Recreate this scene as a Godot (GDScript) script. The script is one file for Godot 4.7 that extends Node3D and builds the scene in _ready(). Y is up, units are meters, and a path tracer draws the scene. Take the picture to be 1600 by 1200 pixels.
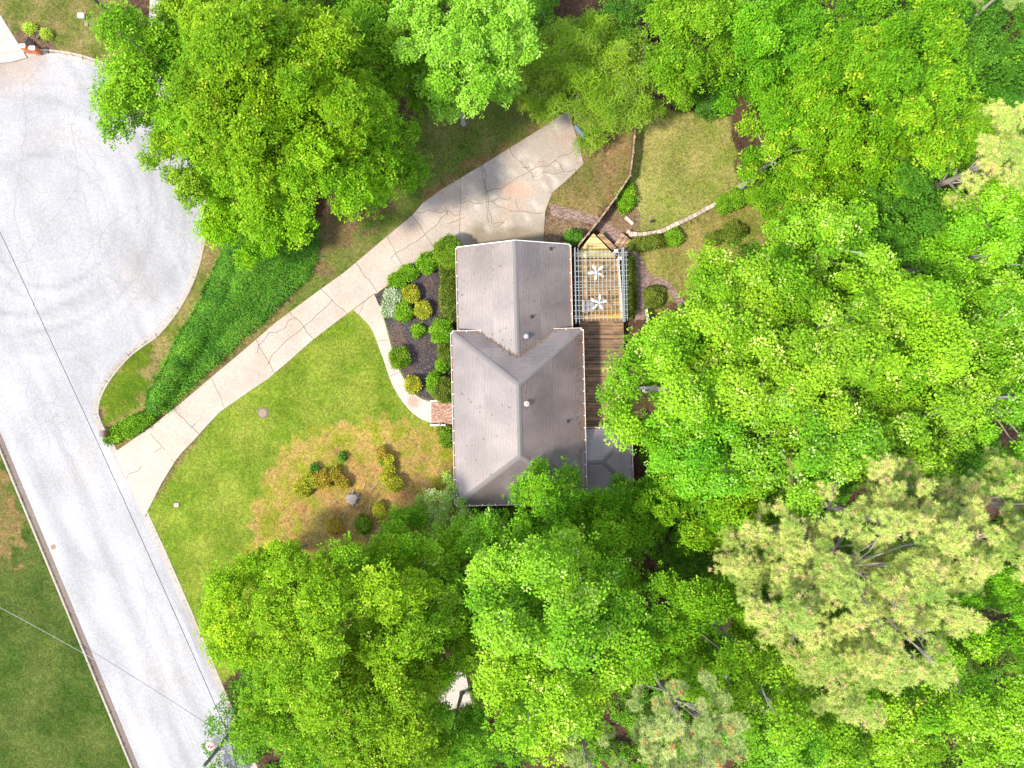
extends Node3D
# A house among trees seen from straight above. x = east (right), z = south (down the picture), y = up.

const F := 1128.0      # focal length in pixels of the 1600 px wide photograph
const H := 64.0        # flying height
var used := {}
var rng := RandomNumberGenerator.new()
var nz := FastNoiseLite.new()
var nf := FastNoiseLite.new()
var M := {}
var mesh_of := {}
var total_copies := 0

# ---------------------------------------------------------------- helpers
func P(px: float, py: float, h := 0.0) -> Vector3:
	var s := F / (H - h)
	return Vector3((px - 800.0) / s, h, (py - 600.0) / s)

func G(px: float, py: float) -> Vector2:
	return Vector2((px - 800.0) * H / F, (py - 600.0) * H / F)

func poly(a: Array) -> PackedVector2Array:       # [x, y, x, y, ...] in photo pixels at ground level -> metres
	var r := PackedVector2Array()
	for i in range(0, a.size(), 2):
		r.append(G(a[i], a[i + 1]))
	return r

func smooth(p: PackedVector2Array, closed := false, n := 4) -> PackedVector2Array:
	var r := PackedVector2Array()
	var c := p.size()
	var last := c if closed else c - 1
	for i in last:
		var a: Vector2 = p[(i - 1 + c) % c] if closed else p[maxi(i - 1, 0)]
		var b: Vector2 = p[i]
		var d: Vector2 = p[(i + 1) % c]
		var e: Vector2 = p[(i + 2) % c] if closed else p[mini(i + 2, c - 1)]
		for k in n:
			r.append(b.cubic_interpolate(d, a, e, float(k) / n))
	if not closed:
		r.append(p[c - 1])
	return r

func numbered(called: String) -> String:
	var n: int = used.get(called, 0)
	used[called] = n + 1
	return called if n == 0 else "%s_%03d" % [called, n]

func thing(called: String, label: String, category: String, at := Vector3.ZERO, turn := 0.0, group := "") -> Node3D:
	var o := Node3D.new()
	o.name = numbered(called)
	add_child(o, true)
	o.position = at
	o.rotation.y = turn
	tag(o, label, category, group)
	return o

func tag(o: Node, label: String, category: String, group := "") -> void:
	o.set_meta("label", label)
	o.set_meta("category", category)
	if group != "":
		o.set_meta("group", group)

func kid(called: String, m: Mesh, mat: Material, parent: Node, at := Vector3.ZERO) -> MeshInstance3D:
	var o := MeshInstance3D.new()
	var n := 0
	var nm := called
	while parent.has_node(NodePath(nm)):
		n += 1
		nm = "%s_%03d" % [called, n]
	o.name = nm
	o.mesh = m
	if mat:
		o.material_override = mat
	o.position = at
	parent.add_child(o, true)
	return o

func struct(called: String, m: Mesh, mat: Material, label := "") -> MeshInstance3D:
	var o := MeshInstance3D.new()
	o.name = numbered(called)
	o.mesh = m
	o.material_override = mat
	add_child(o, true)
	o.set_meta("kind", "structure")
	if label != "":
		o.set_meta("label", label)
	return o

func struct_node(called: String, label := "") -> Node3D:
	var o := Node3D.new()
	o.name = numbered(called)
	add_child(o, true)
	o.set_meta("kind", "structure")
	if label != "":
		o.set_meta("label", label)
	return o

func L(r: float, g: float, b: float) -> Color:       # a linear, real-world colour as albedo_color wants it
	return Color(r, g, b).linear_to_srgb()

func mat(r: float, g: float, b: float, rough := 0.85, metal := 0.0) -> StandardMaterial3D:
	var m := StandardMaterial3D.new()
	m.albedo_color = L(r, g, b)
	m.roughness = rough
	m.metallic = metal
	return m

func begin() -> SurfaceTool:
	var st := SurfaceTool.new()
	st.begin(Mesh.PRIMITIVE_TRIANGLES)
	st.set_smooth_group(-1)
	return st

func done(st: SurfaceTool) -> ArrayMesh:
	st.generate_normals()
	return st.commit()

func quad(st: SurfaceTool, a: Vector3, b: Vector3, c: Vector3, d: Vector3) -> void:   # clockwise seen from the front
	for v in [a, b, c, a, c, d]:
		st.add_vertex(v)

func box(st: SurfaceTool, c: Vector3, s: Vector3, b := Basis.IDENTITY, bev := 0.0) -> void:
	var h := s * 0.5
	var v := func(x, y, z): return c + b * Vector3(x * h.x, y * h.y, z * h.z)
	if bev > 0.0:
		var fx := 1.0 - bev / h.x
		var fz := 1.0 - bev / h.z
		var fy := 1.0 - bev / h.y
		var lo := [v.call(-1, -1, -1), v.call(1, -1, -1), v.call(1, -1, 1), v.call(-1, -1, 1)]
		var mi := [v.call(-1, fy, -1), v.call(1, fy, -1), v.call(1, fy, 1), v.call(-1, fy, 1)]
		var hi := [v.call(-fx, 1, -fz), v.call(fx, 1, -fz), v.call(fx, 1, fz), v.call(-fx, 1, fz)]
		quad(st, hi[0], hi[1], hi[2], hi[3])
		quad(st, lo[3], lo[2], lo[1], lo[0])
		for i in 4:
			var j := (i + 1) % 4
			quad(st, hi[j], hi[i], mi[i], mi[j])
			quad(st, mi[j], mi[i], lo[i], lo[j])
		return
	var p := [v.call(-1, -1, -1), v.call(1, -1, -1), v.call(1, -1, 1), v.call(-1, -1, 1), v.call(-1, 1, -1), v.call(1, 1, -1), v.call(1, 1, 1), v.call(-1, 1, 1)]
	quad(st, p[4], p[5], p[6], p[7])
	quad(st, p[3], p[2], p[1], p[0])
	for i in 4:
		var j := (i + 1) % 4
		quad(st, p[4 + j], p[4 + i], p[i], p[j])

func box_mesh(s: Vector3, bev := 0.0) -> ArrayMesh:
	var key := "b%.3f_%.3f_%.3f_%.3f" % [s.x, s.y, s.z, bev]
	if not mesh_of.has(key):
		var st := begin()
		box(st, Vector3.ZERO, s, Basis.IDENTITY, bev)
		mesh_of[key] = done(st)
	return mesh_of[key]

func frame(d: Vector3) -> Basis:
	var y := d.normalized()
	var x := (Vector3.RIGHT if absf(y.x) < 0.8 else Vector3.FORWARD).cross(y).normalized()
	return Basis(x, y, x.cross(y))

func tube(st: SurfaceTool, pts: Array, radii: Array, sides := 6, cap := true) -> void:
	var rings := []
	for i in pts.size():
		var d: Vector3 = pts[mini(i + 1, pts.size() - 1)] - pts[maxi(i - 1, 0)]
		var b := frame(d)
		var ring := []
		for k in sides:
			var a := TAU * k / sides
			ring.append(pts[i] + (b.x * cos(a) + b.z * sin(a)) * radii[i])
		rings.append(ring)
	for i in pts.size() - 1:
		for k in sides:
			var j := (k + 1) % sides
			quad(st, rings[i + 1][k], rings[i + 1][j], rings[i][j], rings[i][k])
	if cap:
		for k in range(1, sides - 1):
			for v in [rings[-1][0], rings[-1][k + 1], rings[-1][k]]:
				st.add_vertex(v)
			for v in [rings[0][0], rings[0][k], rings[0][k + 1]]:
				st.add_vertex(v)

func lathe(st: SurfaceTool, at: Vector3, prof: Array, sides := 16) -> void:    # prof: [radius, height, ...] from the bottom up
	for i in range(0, prof.size() - 2, 2):
		for k in sides:
			var a := TAU * k / sides
			var b := TAU * (k + 1) / sides
			var f := func(t, r, y): return at + Vector3(cos(t) * r, y, sin(t) * r)
			quad(st, f.call(a, prof[i + 2], prof[i + 3]), f.call(b, prof[i + 2], prof[i + 3]), f.call(b, prof[i], prof[i + 1]), f.call(a, prof[i], prof[i + 1]))

# a flat or rolling sheet over a polygon, cut into cells so that colour and height can vary
func sheet(p: PackedVector2Array, cell: float, yf: Callable, cf: Callable, skirt := 0.0) -> ArrayMesh:
	var st := begin()
	if Geometry2D.is_polygon_clockwise(p):
		p.reverse()
	var lo := p[0]
	var hi := p[0]
	for q in p:
		lo = lo.min(q)
		hi = hi.max(q)
	var nx := int(ceil((hi.x - lo.x) / cell))
	var ny := int(ceil((hi.y - lo.y) / cell))
	var put := func(q: Vector2):
		st.set_color(cf.call(q))
		st.set_uv(q)
		st.add_vertex(Vector3(q.x, yf.call(q), q.y))
	var ins := PackedByteArray()
	ins.resize((nx + 1) * (ny + 1))
	for j in ny + 1:
		for i in nx + 1:
			ins[j * (nx + 1) + i] = 1 if Geometry2D.is_point_in_polygon(lo + Vector2(i, j) * cell, p) else 0
	st.set_smooth_group(0)
	for j in ny:
		for i in nx:
			var a := lo + Vector2(i, j) * cell
			var b := a + Vector2(cell, 0)
			var c := a + Vector2(cell, cell)
			var d := a + Vector2(0, cell)
			var at := j * (nx + 1) + i
			if ins[at] + ins[at + 1] + ins[at + nx + 1] + ins[at + nx + 2] == 4:
				for q in [a, b, c, a, c, d]:
					put.call(q)
				continue
			for piece in Geometry2D.intersect_polygons(PackedVector2Array([a, b, c, d]), p):
				var t := Geometry2D.triangulate_polygon(piece)
				for k in range(0, t.size(), 3):
					var u: Vector2 = piece[t[k]]
					var v: Vector2 = piece[t[k + 1]]
					var w: Vector2 = piece[t[k + 2]]
					if (v - u).cross(w - u) > 0.0:
						put.call(u); put.call(v); put.call(w)
					else:
						put.call(u); put.call(w); put.call(v)
	if skirt > 0.0:
		st.set_smooth_group(-1)
		for i in p.size():
			var a := p[i]
			var b := p[(i + 1) % p.size()]
			st.set_color(cf.call(a))
			st.set_uv(a)
			var ya: float = yf.call(a)
			var yb: float = yf.call(b)
			quad(st, Vector3(a.x, ya, a.y), Vector3(a.x, ya - skirt, a.y), Vector3(b.x, yb - skirt, b.y), Vector3(b.x, yb, b.y))
	return done(st)

func slab(p: PackedVector2Array, y0: float, y1: float, col := Color.WHITE) -> ArrayMesh:
	var st := begin()
	if Geometry2D.is_polygon_clockwise(p):
		p.reverse()
	var t := Geometry2D.triangulate_polygon(p)
	st.set_color(col)
	for k in range(0, t.size(), 3):
		var u: Vector2 = p[t[k]]
		var v: Vector2 = p[t[k + 1]]
		var w: Vector2 = p[t[k + 2]]
		for q in ([u, v, w] if (v - u).cross(w - u) > 0.0 else [u, w, v]):
			st.set_uv(q)
			st.add_vertex(Vector3(q.x, y1, q.y))
	for i in p.size():
		var a := p[i]
		var b := p[(i + 1) % p.size()]
		st.set_uv(a)
		quad(st, Vector3(a.x, y1, a.y), Vector3(a.x, y0, a.y), Vector3(b.x, y0, b.y), Vector3(b.x, y1, b.y))
	return done(st)

# a ribbon along a line on the ground
func ribbon(st: SurfaceTool, line: PackedVector2Array, w: float, y: float) -> void:
	for i in line.size() - 1:
		var d := (line[i + 1] - line[i]).normalized().orthogonal() * w * 0.5
		var a := line[i] + d
		var b := line[i + 1] + d
		var c := line[i + 1] - d
		var e := line[i] - d
		quad(st, Vector3(a.x, y, a.y), Vector3(b.x, y, b.y), Vector3(c.x, y, c.y), Vector3(e.x, y, e.y))

func wiggle(a: Vector2, b: Vector2, amp: float, step := 0.5) -> PackedVector2Array:
	var r := PackedVector2Array()
	var n := maxi(2, int(a.distance_to(b) / step))
	var d := (b - a).orthogonal().normalized()
	var off := rng.randf() * 100.0
	for i in n + 1:
		var t := float(i) / n
		r.append(a.lerp(b, t) + d * amp * (nf.get_noise_2d(off * 100.0 + t * n * 45.0, off * 10.0) + 0.4 * rng.randf_range(-1, 1)) * sin(clampf(t, 0.02, 0.98) * PI))
	return r

# ---------------------------------------------------------------- textures
func tex(n: int, f: Callable) -> ImageTexture:
	var im := Image.create(n, n, true, Image.FORMAT_RGB8)
	for y in n:
		for x in n:
			im.set_pixel(x, y, f.call(x, y))
	im.generate_mipmaps()
	return ImageTexture.create_from_image(im)

func make_materials() -> void:
	var grain := tex(512, func(x, y):
		var v := 0.79 + 0.18 * rng.randf_range(-1, 1) + 0.05 * nf.get_noise_2d(x * 2.3, y * 2.3)
		var h := 0.05 * rng.randf_range(-1, 1)
		return Color(clampf(v + h, 0, 1), clampf(v, 0, 1), clampf(v - h, 0, 1)))
	var g := StandardMaterial3D.new()
	g.vertex_color_use_as_albedo = true
	g.albedo_texture = grain
	g.uv1_scale = Vector3(0.021, 0.021, 1)
	g.roughness = 1.0
	g.metallic_specular = 0.1
	M.ground = g
	var speck := tex(512, func(x, y):
		var v := 0.92 + 0.06 * rng.randf_range(-1, 1) + 0.03 * nf.get_noise_2d(x * 1.1, y * 1.1)
		return Color(clampf(v, 0, 1), clampf(v, 0, 1), clampf(v, 0, 1)))
	var c := StandardMaterial3D.new()
	c.vertex_color_use_as_albedo = true
	c.albedo_texture = speck
	c.uv1_scale = Vector3(0.026, 0.026, 1)
	c.roughness = 0.92
	c.metallic_specular = 0.25
	M.paving = c
	# shingles: 14 m across, courses of 14 cm
	var sh := tex(1024, func(x, y):
		var row := int(y / 10.24)
		var fy: float = y / 10.24 - row
		var tab := int((x + (row * 37) % 23) / 22.0)
		var r := hash(tab * 7919 + row * 104729) % 1000 / 1000.0
		var v := 0.86 + 0.07 * (r - 0.5) + 0.10 * rng.randf_range(-1, 1)
		v += 0.17 * nz.get_noise_2d(x * 0.30, y * 0.22) + 0.05 * nz.get_noise_2d(x * 0.6, y * 0.12)
		if fy < 0.2:
			v *= 0.68
		return Color(clampf(v, 0, 1), clampf(v * 0.97, 0, 1), clampf(v * 0.96, 0, 1)))
	var s := mat(0.190, 0.161, 0.158, 0.45)
	s.albedo_texture = sh
	s.uv1_scale = Vector3(1.0 / 14.0, 1.0 / 14.0, 1)
	s.metallic_specular = 1.0
	M.shingle = s
	var cap := mat(0.125, 0.115, 0.115, 0.9)
	M.ridge = cap
	# brick paving and walls: 2 m across, bricks 20 x 10 cm... in running bond
	var br := tex(512, func(x, y):
		var row := int(y / 25.6)
		var fy: float = y / 25.6 - row
		var xx: float = x / 51.2 + 0.5 * (row % 2)
		var fx: float = xx - int(xx)
		var r := hash((int(xx) % 10) * 613 + row * 7717) % 1000 / 1000.0
		var v := 0.72 + 0.3 * (r - 0.5) + 0.06 * rng.randf_range(-1, 1)
		if fy < 0.14 or fx < 0.07:
			return Color(0.74, 0.72, 0.7)
		return Color(clampf(v, 0, 1), clampf(v * (0.9 + 0.1 * r), 0, 1), clampf(v * (0.86 + 0.12 * r), 0, 1)))
	for it in [["brick_path", Vector3(0.30, 0.215, 0.185)], ["brick_wall", Vector3(0.34, 0.14, 0.09)], ["brick_landing", Vector3(0.50, 0.32, 0.25)]]:
		var m := mat(it[1].x, it[1].y, it[1].z, 0.92)
		m.albedo_texture = br
		m.uv1_scale = Vector3(0.5, 0.5, 0.5)
		if it[0] == "brick_wall":
			m.uv1_triplanar = true
			m.uv1_world_triplanar = true
		M[it[0]] = m
	# wood: grain runs along x
	var wood := tex(256, func(x, y):
		var v := 0.82 + 0.2 * nf.get_noise_2d(x * 0.15, y * 3.0) + 0.16 * nz.get_noise_2d(x * 0.5, y * 1.2) + 0.05 * rng.randf_range(-1, 1)
		return Color(clampf(v, 0, 1), clampf(v * 0.98, 0, 1), clampf(v * 0.95, 0, 1)))
	for it in [["gold", Vector3(0.50, 0.29, 0.085)], ["gold_dark", Vector3(0.42, 0.24, 0.075)], ["brown", Vector3(0.26, 0.16, 0.09)], ["brown_dark", Vector3(0.165, 0.105, 0.065)], ["brown_light", Vector3(0.34, 0.215, 0.115)], ["new", Vector3(0.62, 0.50, 0.20)], ["new_pale", Vector3(0.66, 0.55, 0.25)], ["fence", Vector3(0.24, 0.16, 0.10)], ["tread", Vector3(0.34, 0.23, 0.15)]]:
		var m := mat(it[1].x, it[1].y, it[1].z, 0.85)
		m.albedo_texture = wood
		m.uv1_triplanar = true
		m.uv1_world_triplanar = true
		m.uv1_scale = Vector3(0.45, 0.45, 0.45)
		M["wood_" + it[0]] = m
	M.white = mat(0.74, 0.75, 0.76, 0.5)
	M.lattice = mat(0.23, 0.255, 0.265, 0.7)
	M.cream = mat(0.68, 0.60, 0.48, 0.7)
	M.litter = mat(0.16, 0.085, 0.05, 1.0)
	M.dark = mat(0.03, 0.03, 0.032, 0.5)
	M.steel = mat(0.35, 0.36, 0.38, 0.4, 0.7)
	M.crack = mat(0.165, 0.16, 0.16, 1.0)
	M.soil = mat(0.12, 0.09, 0.06, 1.0)
	M.bark = mat(0.17, 0.145, 0.12, 0.95)
	M.bark_grey = mat(0.30, 0.28, 0.26, 0.95)
	M.bark_pale = mat(0.27, 0.235, 0.21, 0.95)
	M.stone = mat(0.36, 0.29, 0.22, 0.95)
	M.stone_dark = mat(0.27, 0.22, 0.17, 0.95)
	M.stone_pink = mat(0.42, 0.31, 0.25, 0.95)
	M.chip = mat(1, 1, 1, 1.0)
	M.chip.vertex_color_use_as_albedo = true
	M.twigs = mat(0.022, 0.035, 0.008, 1.0)
	M.wire = mat(0.02, 0.02, 0.025, 0.5)
	M.wire_pale = mat(0.34, 0.34, 0.35, 0.45, 0.3)
	M.blue = mat(0.09, 0.17, 0.36, 0.35)
	M.glass = mat(0.04, 0.05, 0.06, 0.1)
	# foliage: each copy carries its own leaf colour
	for it in [["leaf", 0.5, 0.55], ["needle", 0.6, 0.35], ["small_leaf", 0.55, 0.4]]:
		var m := StandardMaterial3D.new()
		m.vertex_color_use_as_albedo = true
		m.roughness = it[1]
		m.metallic_specular = 0.2
		m.cull_mode = BaseMaterial3D.CULL_DISABLED
		m.backlight_enabled = true
		m.backlight = Color(it[2], it[2], it[2])
		M[it[0]] = m

# ---------------------------------------------------------------- foliage
func leaf(st: SurfaceTool, at: Vector3, d: Vector3, n: Vector3, len: float, wid: float, col: Color) -> void:
	var s := d.cross(n).normalized() * wid * 0.5
	var m := at + d * len * 0.45 - n * len * 0.10
	var tip := at + d * len - n * len * 0.04
	st.set_color(col)
	for v in [at, m + s + n * wid * 0.22, tip, at, tip, m - s + n * wid * 0.22]:
		st.add_vertex(v)

func sprig(kind: String) -> ArrayMesh:
	if mesh_of.has(kind):
		return mesh_of[kind]
	var r := RandomNumberGenerator.new()
	r.seed = hash(kind)
	var st := begin()
	match kind:
		"broad", "broad_big", "tiny":
			var sc: float = {"broad": 0.84, "broad_big": 0.98, "tiny": 0.8}[kind]
			for i in 9:
				var a := TAU * i / 9.0 * 2.4 + r.randf_range(-0.4, 0.4)
				var up := r.randf_range(-0.1, 0.55)
				var d := Vector3(cos(a), up, sin(a)).normalized()
				var n := (Vector3.UP + Vector3(r.randf_range(-0.7, 0.7), 0, r.randf_range(-0.7, 0.7))).normalized()
				n = (n - d * n.dot(d)).normalized()
				var v := r.randf_range(0.55, 1.25)
				var o := Vector3(cos(a), 0, sin(a)) * r.randf_range(0.02, 0.22) * sc + Vector3.UP * r.randf_range(-0.14, 0.08) * sc
				leaf(st, o, d, n, r.randf_range(0.15, 0.21) * sc, r.randf_range(0.11, 0.15) * sc, Color(v * r.randf_range(0.95, 1.12), v, v))
		"feather":
			for k in 3:
				var a := TAU * k / 3.0 + r.randf_range(-0.5, 0.5)
				var d := Vector3(cos(a), r.randf_range(-0.1, 0.5), sin(a)).normalized()
				for i in 7:
					var o := d * (0.06 + 0.085 * i) - Vector3.UP * 0.012 * i * i
					var b := (d + Vector3(r.randf_range(-1, 1), r.randf_range(-0.3, 0.6), r.randf_range(-1, 1))).normalized()
					var n := (Vector3.UP - b * b.y).normalized()
					leaf(st, o, b, n, r.randf_range(0.09, 0.15), 0.05, Color(1, 1, 1) * r.randf_range(0.8, 1.15))
		"pine":
			for i in 40:
				var d := Vector3(r.randf_range(-1, 1), r.randf_range(-0.35, 1.0), r.randf_range(-1, 1)).normalized()
				var n := d.cross(Vector3(r.randf_range(-1, 1), r.randf_range(-1, 1), r.randf_range(-1, 1))).normalized()
				var v := r.randf_range(0.8, 1.15)
				st.set_color(Color(v, v, v))
				var l := r.randf_range(0.16, 0.26)
				for q in [d * 0.015 + n * 0.013, d * l, d * 0.015 - n * 0.013]:
					st.add_vertex(q)
		"blade":
			for i in 9:
				var a := r.randf() * TAU
				var d := Vector3(cos(a), r.randf_range(0.6, 2.0), sin(a)).normalized()
				var s := Vector3(-sin(a), 0, cos(a)) * 0.016
				var t := d * r.randf_range(0.25, 0.42)
				var e := t + Vector3(cos(a), -0.25, sin(a)) * 0.13
				st.set_color(Color(1, 1, 1) * r.randf_range(0.75, 1.2))
				quad(st, s, t + s * 0.8, t - s * 0.8, -s)
				for q in [t + s * 0.8, e, t - s * 0.8]:
					st.add_vertex(q)
		"grass":
			for i in 10:
				var a := r.randf() * TAU
				var o := Vector3(r.randf_range(-0.13, 0.13), 0, r.randf_range(-0.13, 0.13))
				var s := Vector3(-sin(a), 0, cos(a)) * 0.014
				st.set_color(Color(1, 1, 1) * r.randf_range(0.75, 1.2))
				for q in [o + s, o + Vector3(cos(a) * 0.07, r.randf_range(0.03, 0.065), sin(a) * 0.07), o - s]:
					st.add_vertex(q)
	mesh_of[kind] = done(st)
	return mesh_of[kind]

func scatter(called: String, parent: Node, m: Mesh, material: Material, xf: Array, cols: PackedColorArray) -> MultiMeshInstance3D:
	var mm := MultiMesh.new()
	mm.transform_format = MultiMesh.TRANSFORM_3D
	mm.use_colors = true
	mm.mesh = m
	mm.instance_count = xf.size()
	for i in xf.size():
		mm.set_instance_transform(i, xf[i])
		mm.set_instance_color(i, cols[i])
	var o := MultiMeshInstance3D.new()
	o.name = called
	o.multimesh = mm
	o.material_override = material
	parent.add_child(o, true)
	o.set_meta("kind", "stuff")
	total_copies += xf.size()
	return o

func leaning(up: Vector3, at: Vector3, s: float) -> Transform3D:
	var y := up.normalized()
	var a := rng.randf() * TAU
	var x := Vector3(cos(a), 0.13, sin(a)).cross(y).normalized()
	return Transform3D(Basis(x * s, y * s, x.cross(y) * s), at)

var KINDS := {
	# sprig, material, darker leaf, lighter leaf, new growth, share of it, lobes per square metre, lobe radius, sprigs per lobe m2, trunk
	"oak": ["broad", "leaf", Color(0.075, 0.215, 0.004), Color(0.21, 0.40, 0.008), Color(0.32, 0.46, 0.03), 0.10, 1.25, 0.75, 1.5, 125.0, "bark"],
	"lime": ["broad", "leaf", Color(0.13, 0.31, 0.004), Color(0.25, 0.45, 0.008), Color(0.36, 0.46, 0.015), 0.10, 1.2, 0.75, 1.3, 125.0, "bark"],
	"maple": ["broad", "leaf", Color(0.16, 0.38, 0.014), Color(0.29, 0.54, 0.04), Color(0.38, 0.60, 0.10), 0.12, 1.5, 0.62, 1.0, 190.0, "bark_grey"],
	"tulip": ["broad_big", "leaf", Color(0.07, 0.23, 0.006), Color(0.24, 0.46, 0.018), Color(0.42, 0.56, 0.13), 0.06, 1.35, 0.72, 1.35, 88.0, "bark_grey"],
	"tip": ["broad", "leaf", Color(0.07, 0.22, 0.004), Color(0.18, 0.37, 0.008), Color(0.34, 0.45, 0.02), 0.10, 1.2, 0.7, 1.3, 120.0, "bark_grey"],
	"green": ["broad", "leaf", Color(0.06, 0.205, 0.005), Color(0.17, 0.385, 0.010), Color(0.24, 0.42, 0.025), 0.07, 1.2, 0.75, 1.4, 120.0, "bark"],
	"dark": ["broad", "leaf", Color(0.03, 0.12, 0.008), Color(0.10, 0.26, 0.014), Color(0.16, 0.32, 0.02), 0.05, 1.15, 0.75, 1.4, 115.0, "bark"],
	"pine": ["pine", "needle", Color(0.20, 0.34, 0.055), Color(0.55, 0.60, 0.15), Color(0.62, 0.46, 0.22), 0.14, 3.0, 0.36, 0.78, 105.0, "bark_pale"],
	"pine_green": ["pine", "needle", Color(0.19, 0.30, 0.07), Color(0.47, 0.52, 0.18), Color(0.55, 0.27, 0.10), 0.04, 2.6, 0.34, 0.66, 110.0, "bark_pale"],
	"feather": ["feather", "needle", Color(0.085, 0.16, 0.006), Color(0.23, 0.32, 0.016), Color(0.26, 0.25, 0.07), 0.08, 2.0, 0.55, 0.9, 82.0, "bark"],
	"white": ["tiny", "small_leaf", Color(0.16, 0.33, 0.03), Color(0.34, 0.52, 0.10), Color(0.60, 0.66, 0.38), 0.10, 3.0, 0.4, 0.75, 130.0, "bark_grey"],
}

func tree(called: String, label: String, px: float, py: float, rpx: float, h: float, kind: String, sd: int, thin := 1.0) -> void:
	var k: Array = KINDS[kind]
	rng.seed = sd * 7919 + 13
	var hm := h * 0.72
	var hv := h - hm
	var s := F / (H - (hm + hv * 0.3))
	var R := rpx * 1.08 / s
	var base := Vector3((px - 800.0) / s, 0, (py - 600.0) / s)
	var t := thing(called, label, "tree", base, 0.0, "trees around the house")
	var pine: bool = kind.begins_with("pine")
	var hue := Color(rng.randf_range(0.84, 1.14), rng.randf_range(0.93, 1.06), rng.randf_range(0.8, 1.2))
	if pine or kind == "white":
		hue = Color(1, 1, 1)
	var xf := []
	var cols := PackedColorArray()
	var n := maxi(7, int(R * R * k[6] * thin))
	var centres := []
	var wood := begin()
	var lean := Vector3(rng.randf_range(-0.5, 0.5), 0, rng.randf_range(-0.5, 0.5))
	var tr := clampf(h * 0.016, 0.08, 0.42)
	var fork := Vector3(0, hm * 0.72, 0) + lean * 0.6
	var top := Vector3(0, hm + hv * 0.45, 0) + lean
	tube(wood, [Vector3.ZERO, Vector3(0, 0.5, 0), Vector3(0, hm * 0.35, 0) + lean * 0.3, fork, top], [tr * 1.5, tr * 1.05, tr * 0.9, tr * 0.7, tr * 0.2], 8, false)
	for i in n:
		var lr: float = lerpf(k[7], k[8], rng.randf()) * clampf(0.55 + R * 0.11, 0.6, 1.15)
		var best := Vector3.ZERO
		var far := -1.0
		for c in 4:
			var a := rng.randf() * TAU
			var rho := sqrt(rng.randf())
			var edge := 0.93 + 0.30 * nf.get_noise_3d(cos(a) * 38.0, sin(a) * 38.0, sd * 31.0) + 0.14 * nf.get_noise_3d(cos(a) * 120.0, sin(a) * 120.0, sd * 31.0)
			var q := Vector3(cos(a), 0, sin(a)) * rho * maxf(R * edge - lr * 0.45, 0.2)
			q.y = hm + hv * sqrt(maxf(0.0, 1.0 - rho * rho * 0.97)) - lr * 0.6 + (rng.randf_range(-0.8, 0.4) + 4.2 * nf.get_noise_3d(q.x * 34.0, q.z * 34.0, sd * 57.0)) * minf(1.0, hv * 0.25)
			var m := 1e9
			for o in centres:
				m = minf(m, o.distance_to(q))
			if m > far:
				far = m
				best = q
		if rng.randf() < 0.36:
			best.y -= rng.randf_range(0.6, 0.8 + hv * 0.5)
			best *= Vector3(0.95, 1, 0.95)
		centres.append(best)
		var shade := rng.randf()
		var cnt := int(k[9] * lr * lr)
		for j in cnt:
			var d := Vector3(rng.randfn(), rng.randfn(), rng.randfn()).normalized()
			if d.y < -0.25:
				d.y = -d.y
			var pos := best + d * Vector3(lr, lr * 0.72, lr) * (rng.randf_range(0.45, 1.08) if rng.randf() < 0.86 else rng.randf_range(1.05, 1.5))
			var up := d + Vector3.UP * 0.9 + Vector3(rng.randf_range(-0.5, 0.5), 0, rng.randf_range(-0.5, 0.5))
			xf.append(leaning(up, pos, rng.randf_range(0.65, 1.35) * (1.1 if pine else 1.0)))
			var u := clampf(shade * 0.62 + rng.randf() * 0.42, 0, 1)
			var col: Color = k[2].lerp(k[3], u)
			if rng.randf() < k[5] * (0.4 + 1.2 * shade):
				col = col.lerp(k[4], rng.randf_range(0.5, 1.0))
			cols.append(col * hue)
		if rng.randf() < (0.28 if pine else 0.25):
			var from := fork.lerp(top, clampf((best.y - hm) / (hv + 0.01) * 0.6 + 0.1, 0.0, 0.95))
			var mid := from.lerp(best, 0.55) + Vector3(rng.randf_range(-0.4, 0.4), (0.3 if not pine else -0.1) * R * 0.2, rng.randf_range(-0.4, 0.4))
			var r0 := tr * (0.2 if pine else 0.3)
			tube(wood, [from, mid, best + Vector3(0, lr * 0.1, 0)], [r0, r0 * 0.55, 0.015], 5, false)
			for w in (5 if pine else 2):
				var e := best + Vector3(rng.randfn(), rng.randf_range(-0.2, 0.9), rng.randfn()).normalized() * lr * 0.98
				tube(wood, [mid.lerp(best, rng.randf_range(0.3, 0.9)), e], [0.022, 0.01], 3, false)
	kid("trunk", done(wood), M[k[10]], t)
	scatter("crown", t, sprig(k[0]), M[k[1]], xf, cols)

var SHRUBS := {
	"bright": [Color(0.07, 0.20, 0.006), Color(0.18, 0.37, 0.018)],
	"box": [Color(0.075, 0.165, 0.008), Color(0.15, 0.27, 0.016)],
	"olive": [Color(0.06, 0.105, 0.012), Color(0.14, 0.19, 0.022)],
	"gold": [Color(0.14, 0.21, 0.010), Color(0.38, 0.38, 0.03)],
	"rust": [Color(0.17, 0.21, 0.012), Color(0.42, 0.28, 0.04)],
	"pale": [Color(0.15, 0.27, 0.08), Color(0.42, 0.52, 0.32)],
	"deep": [Color(0.03, 0.11, 0.010), Color(0.09, 0.23, 0.022)],
	"grassy": [Color(0.20, 0.34, 0.02), Color(0.42, 0.55, 0.05)],
}

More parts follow.
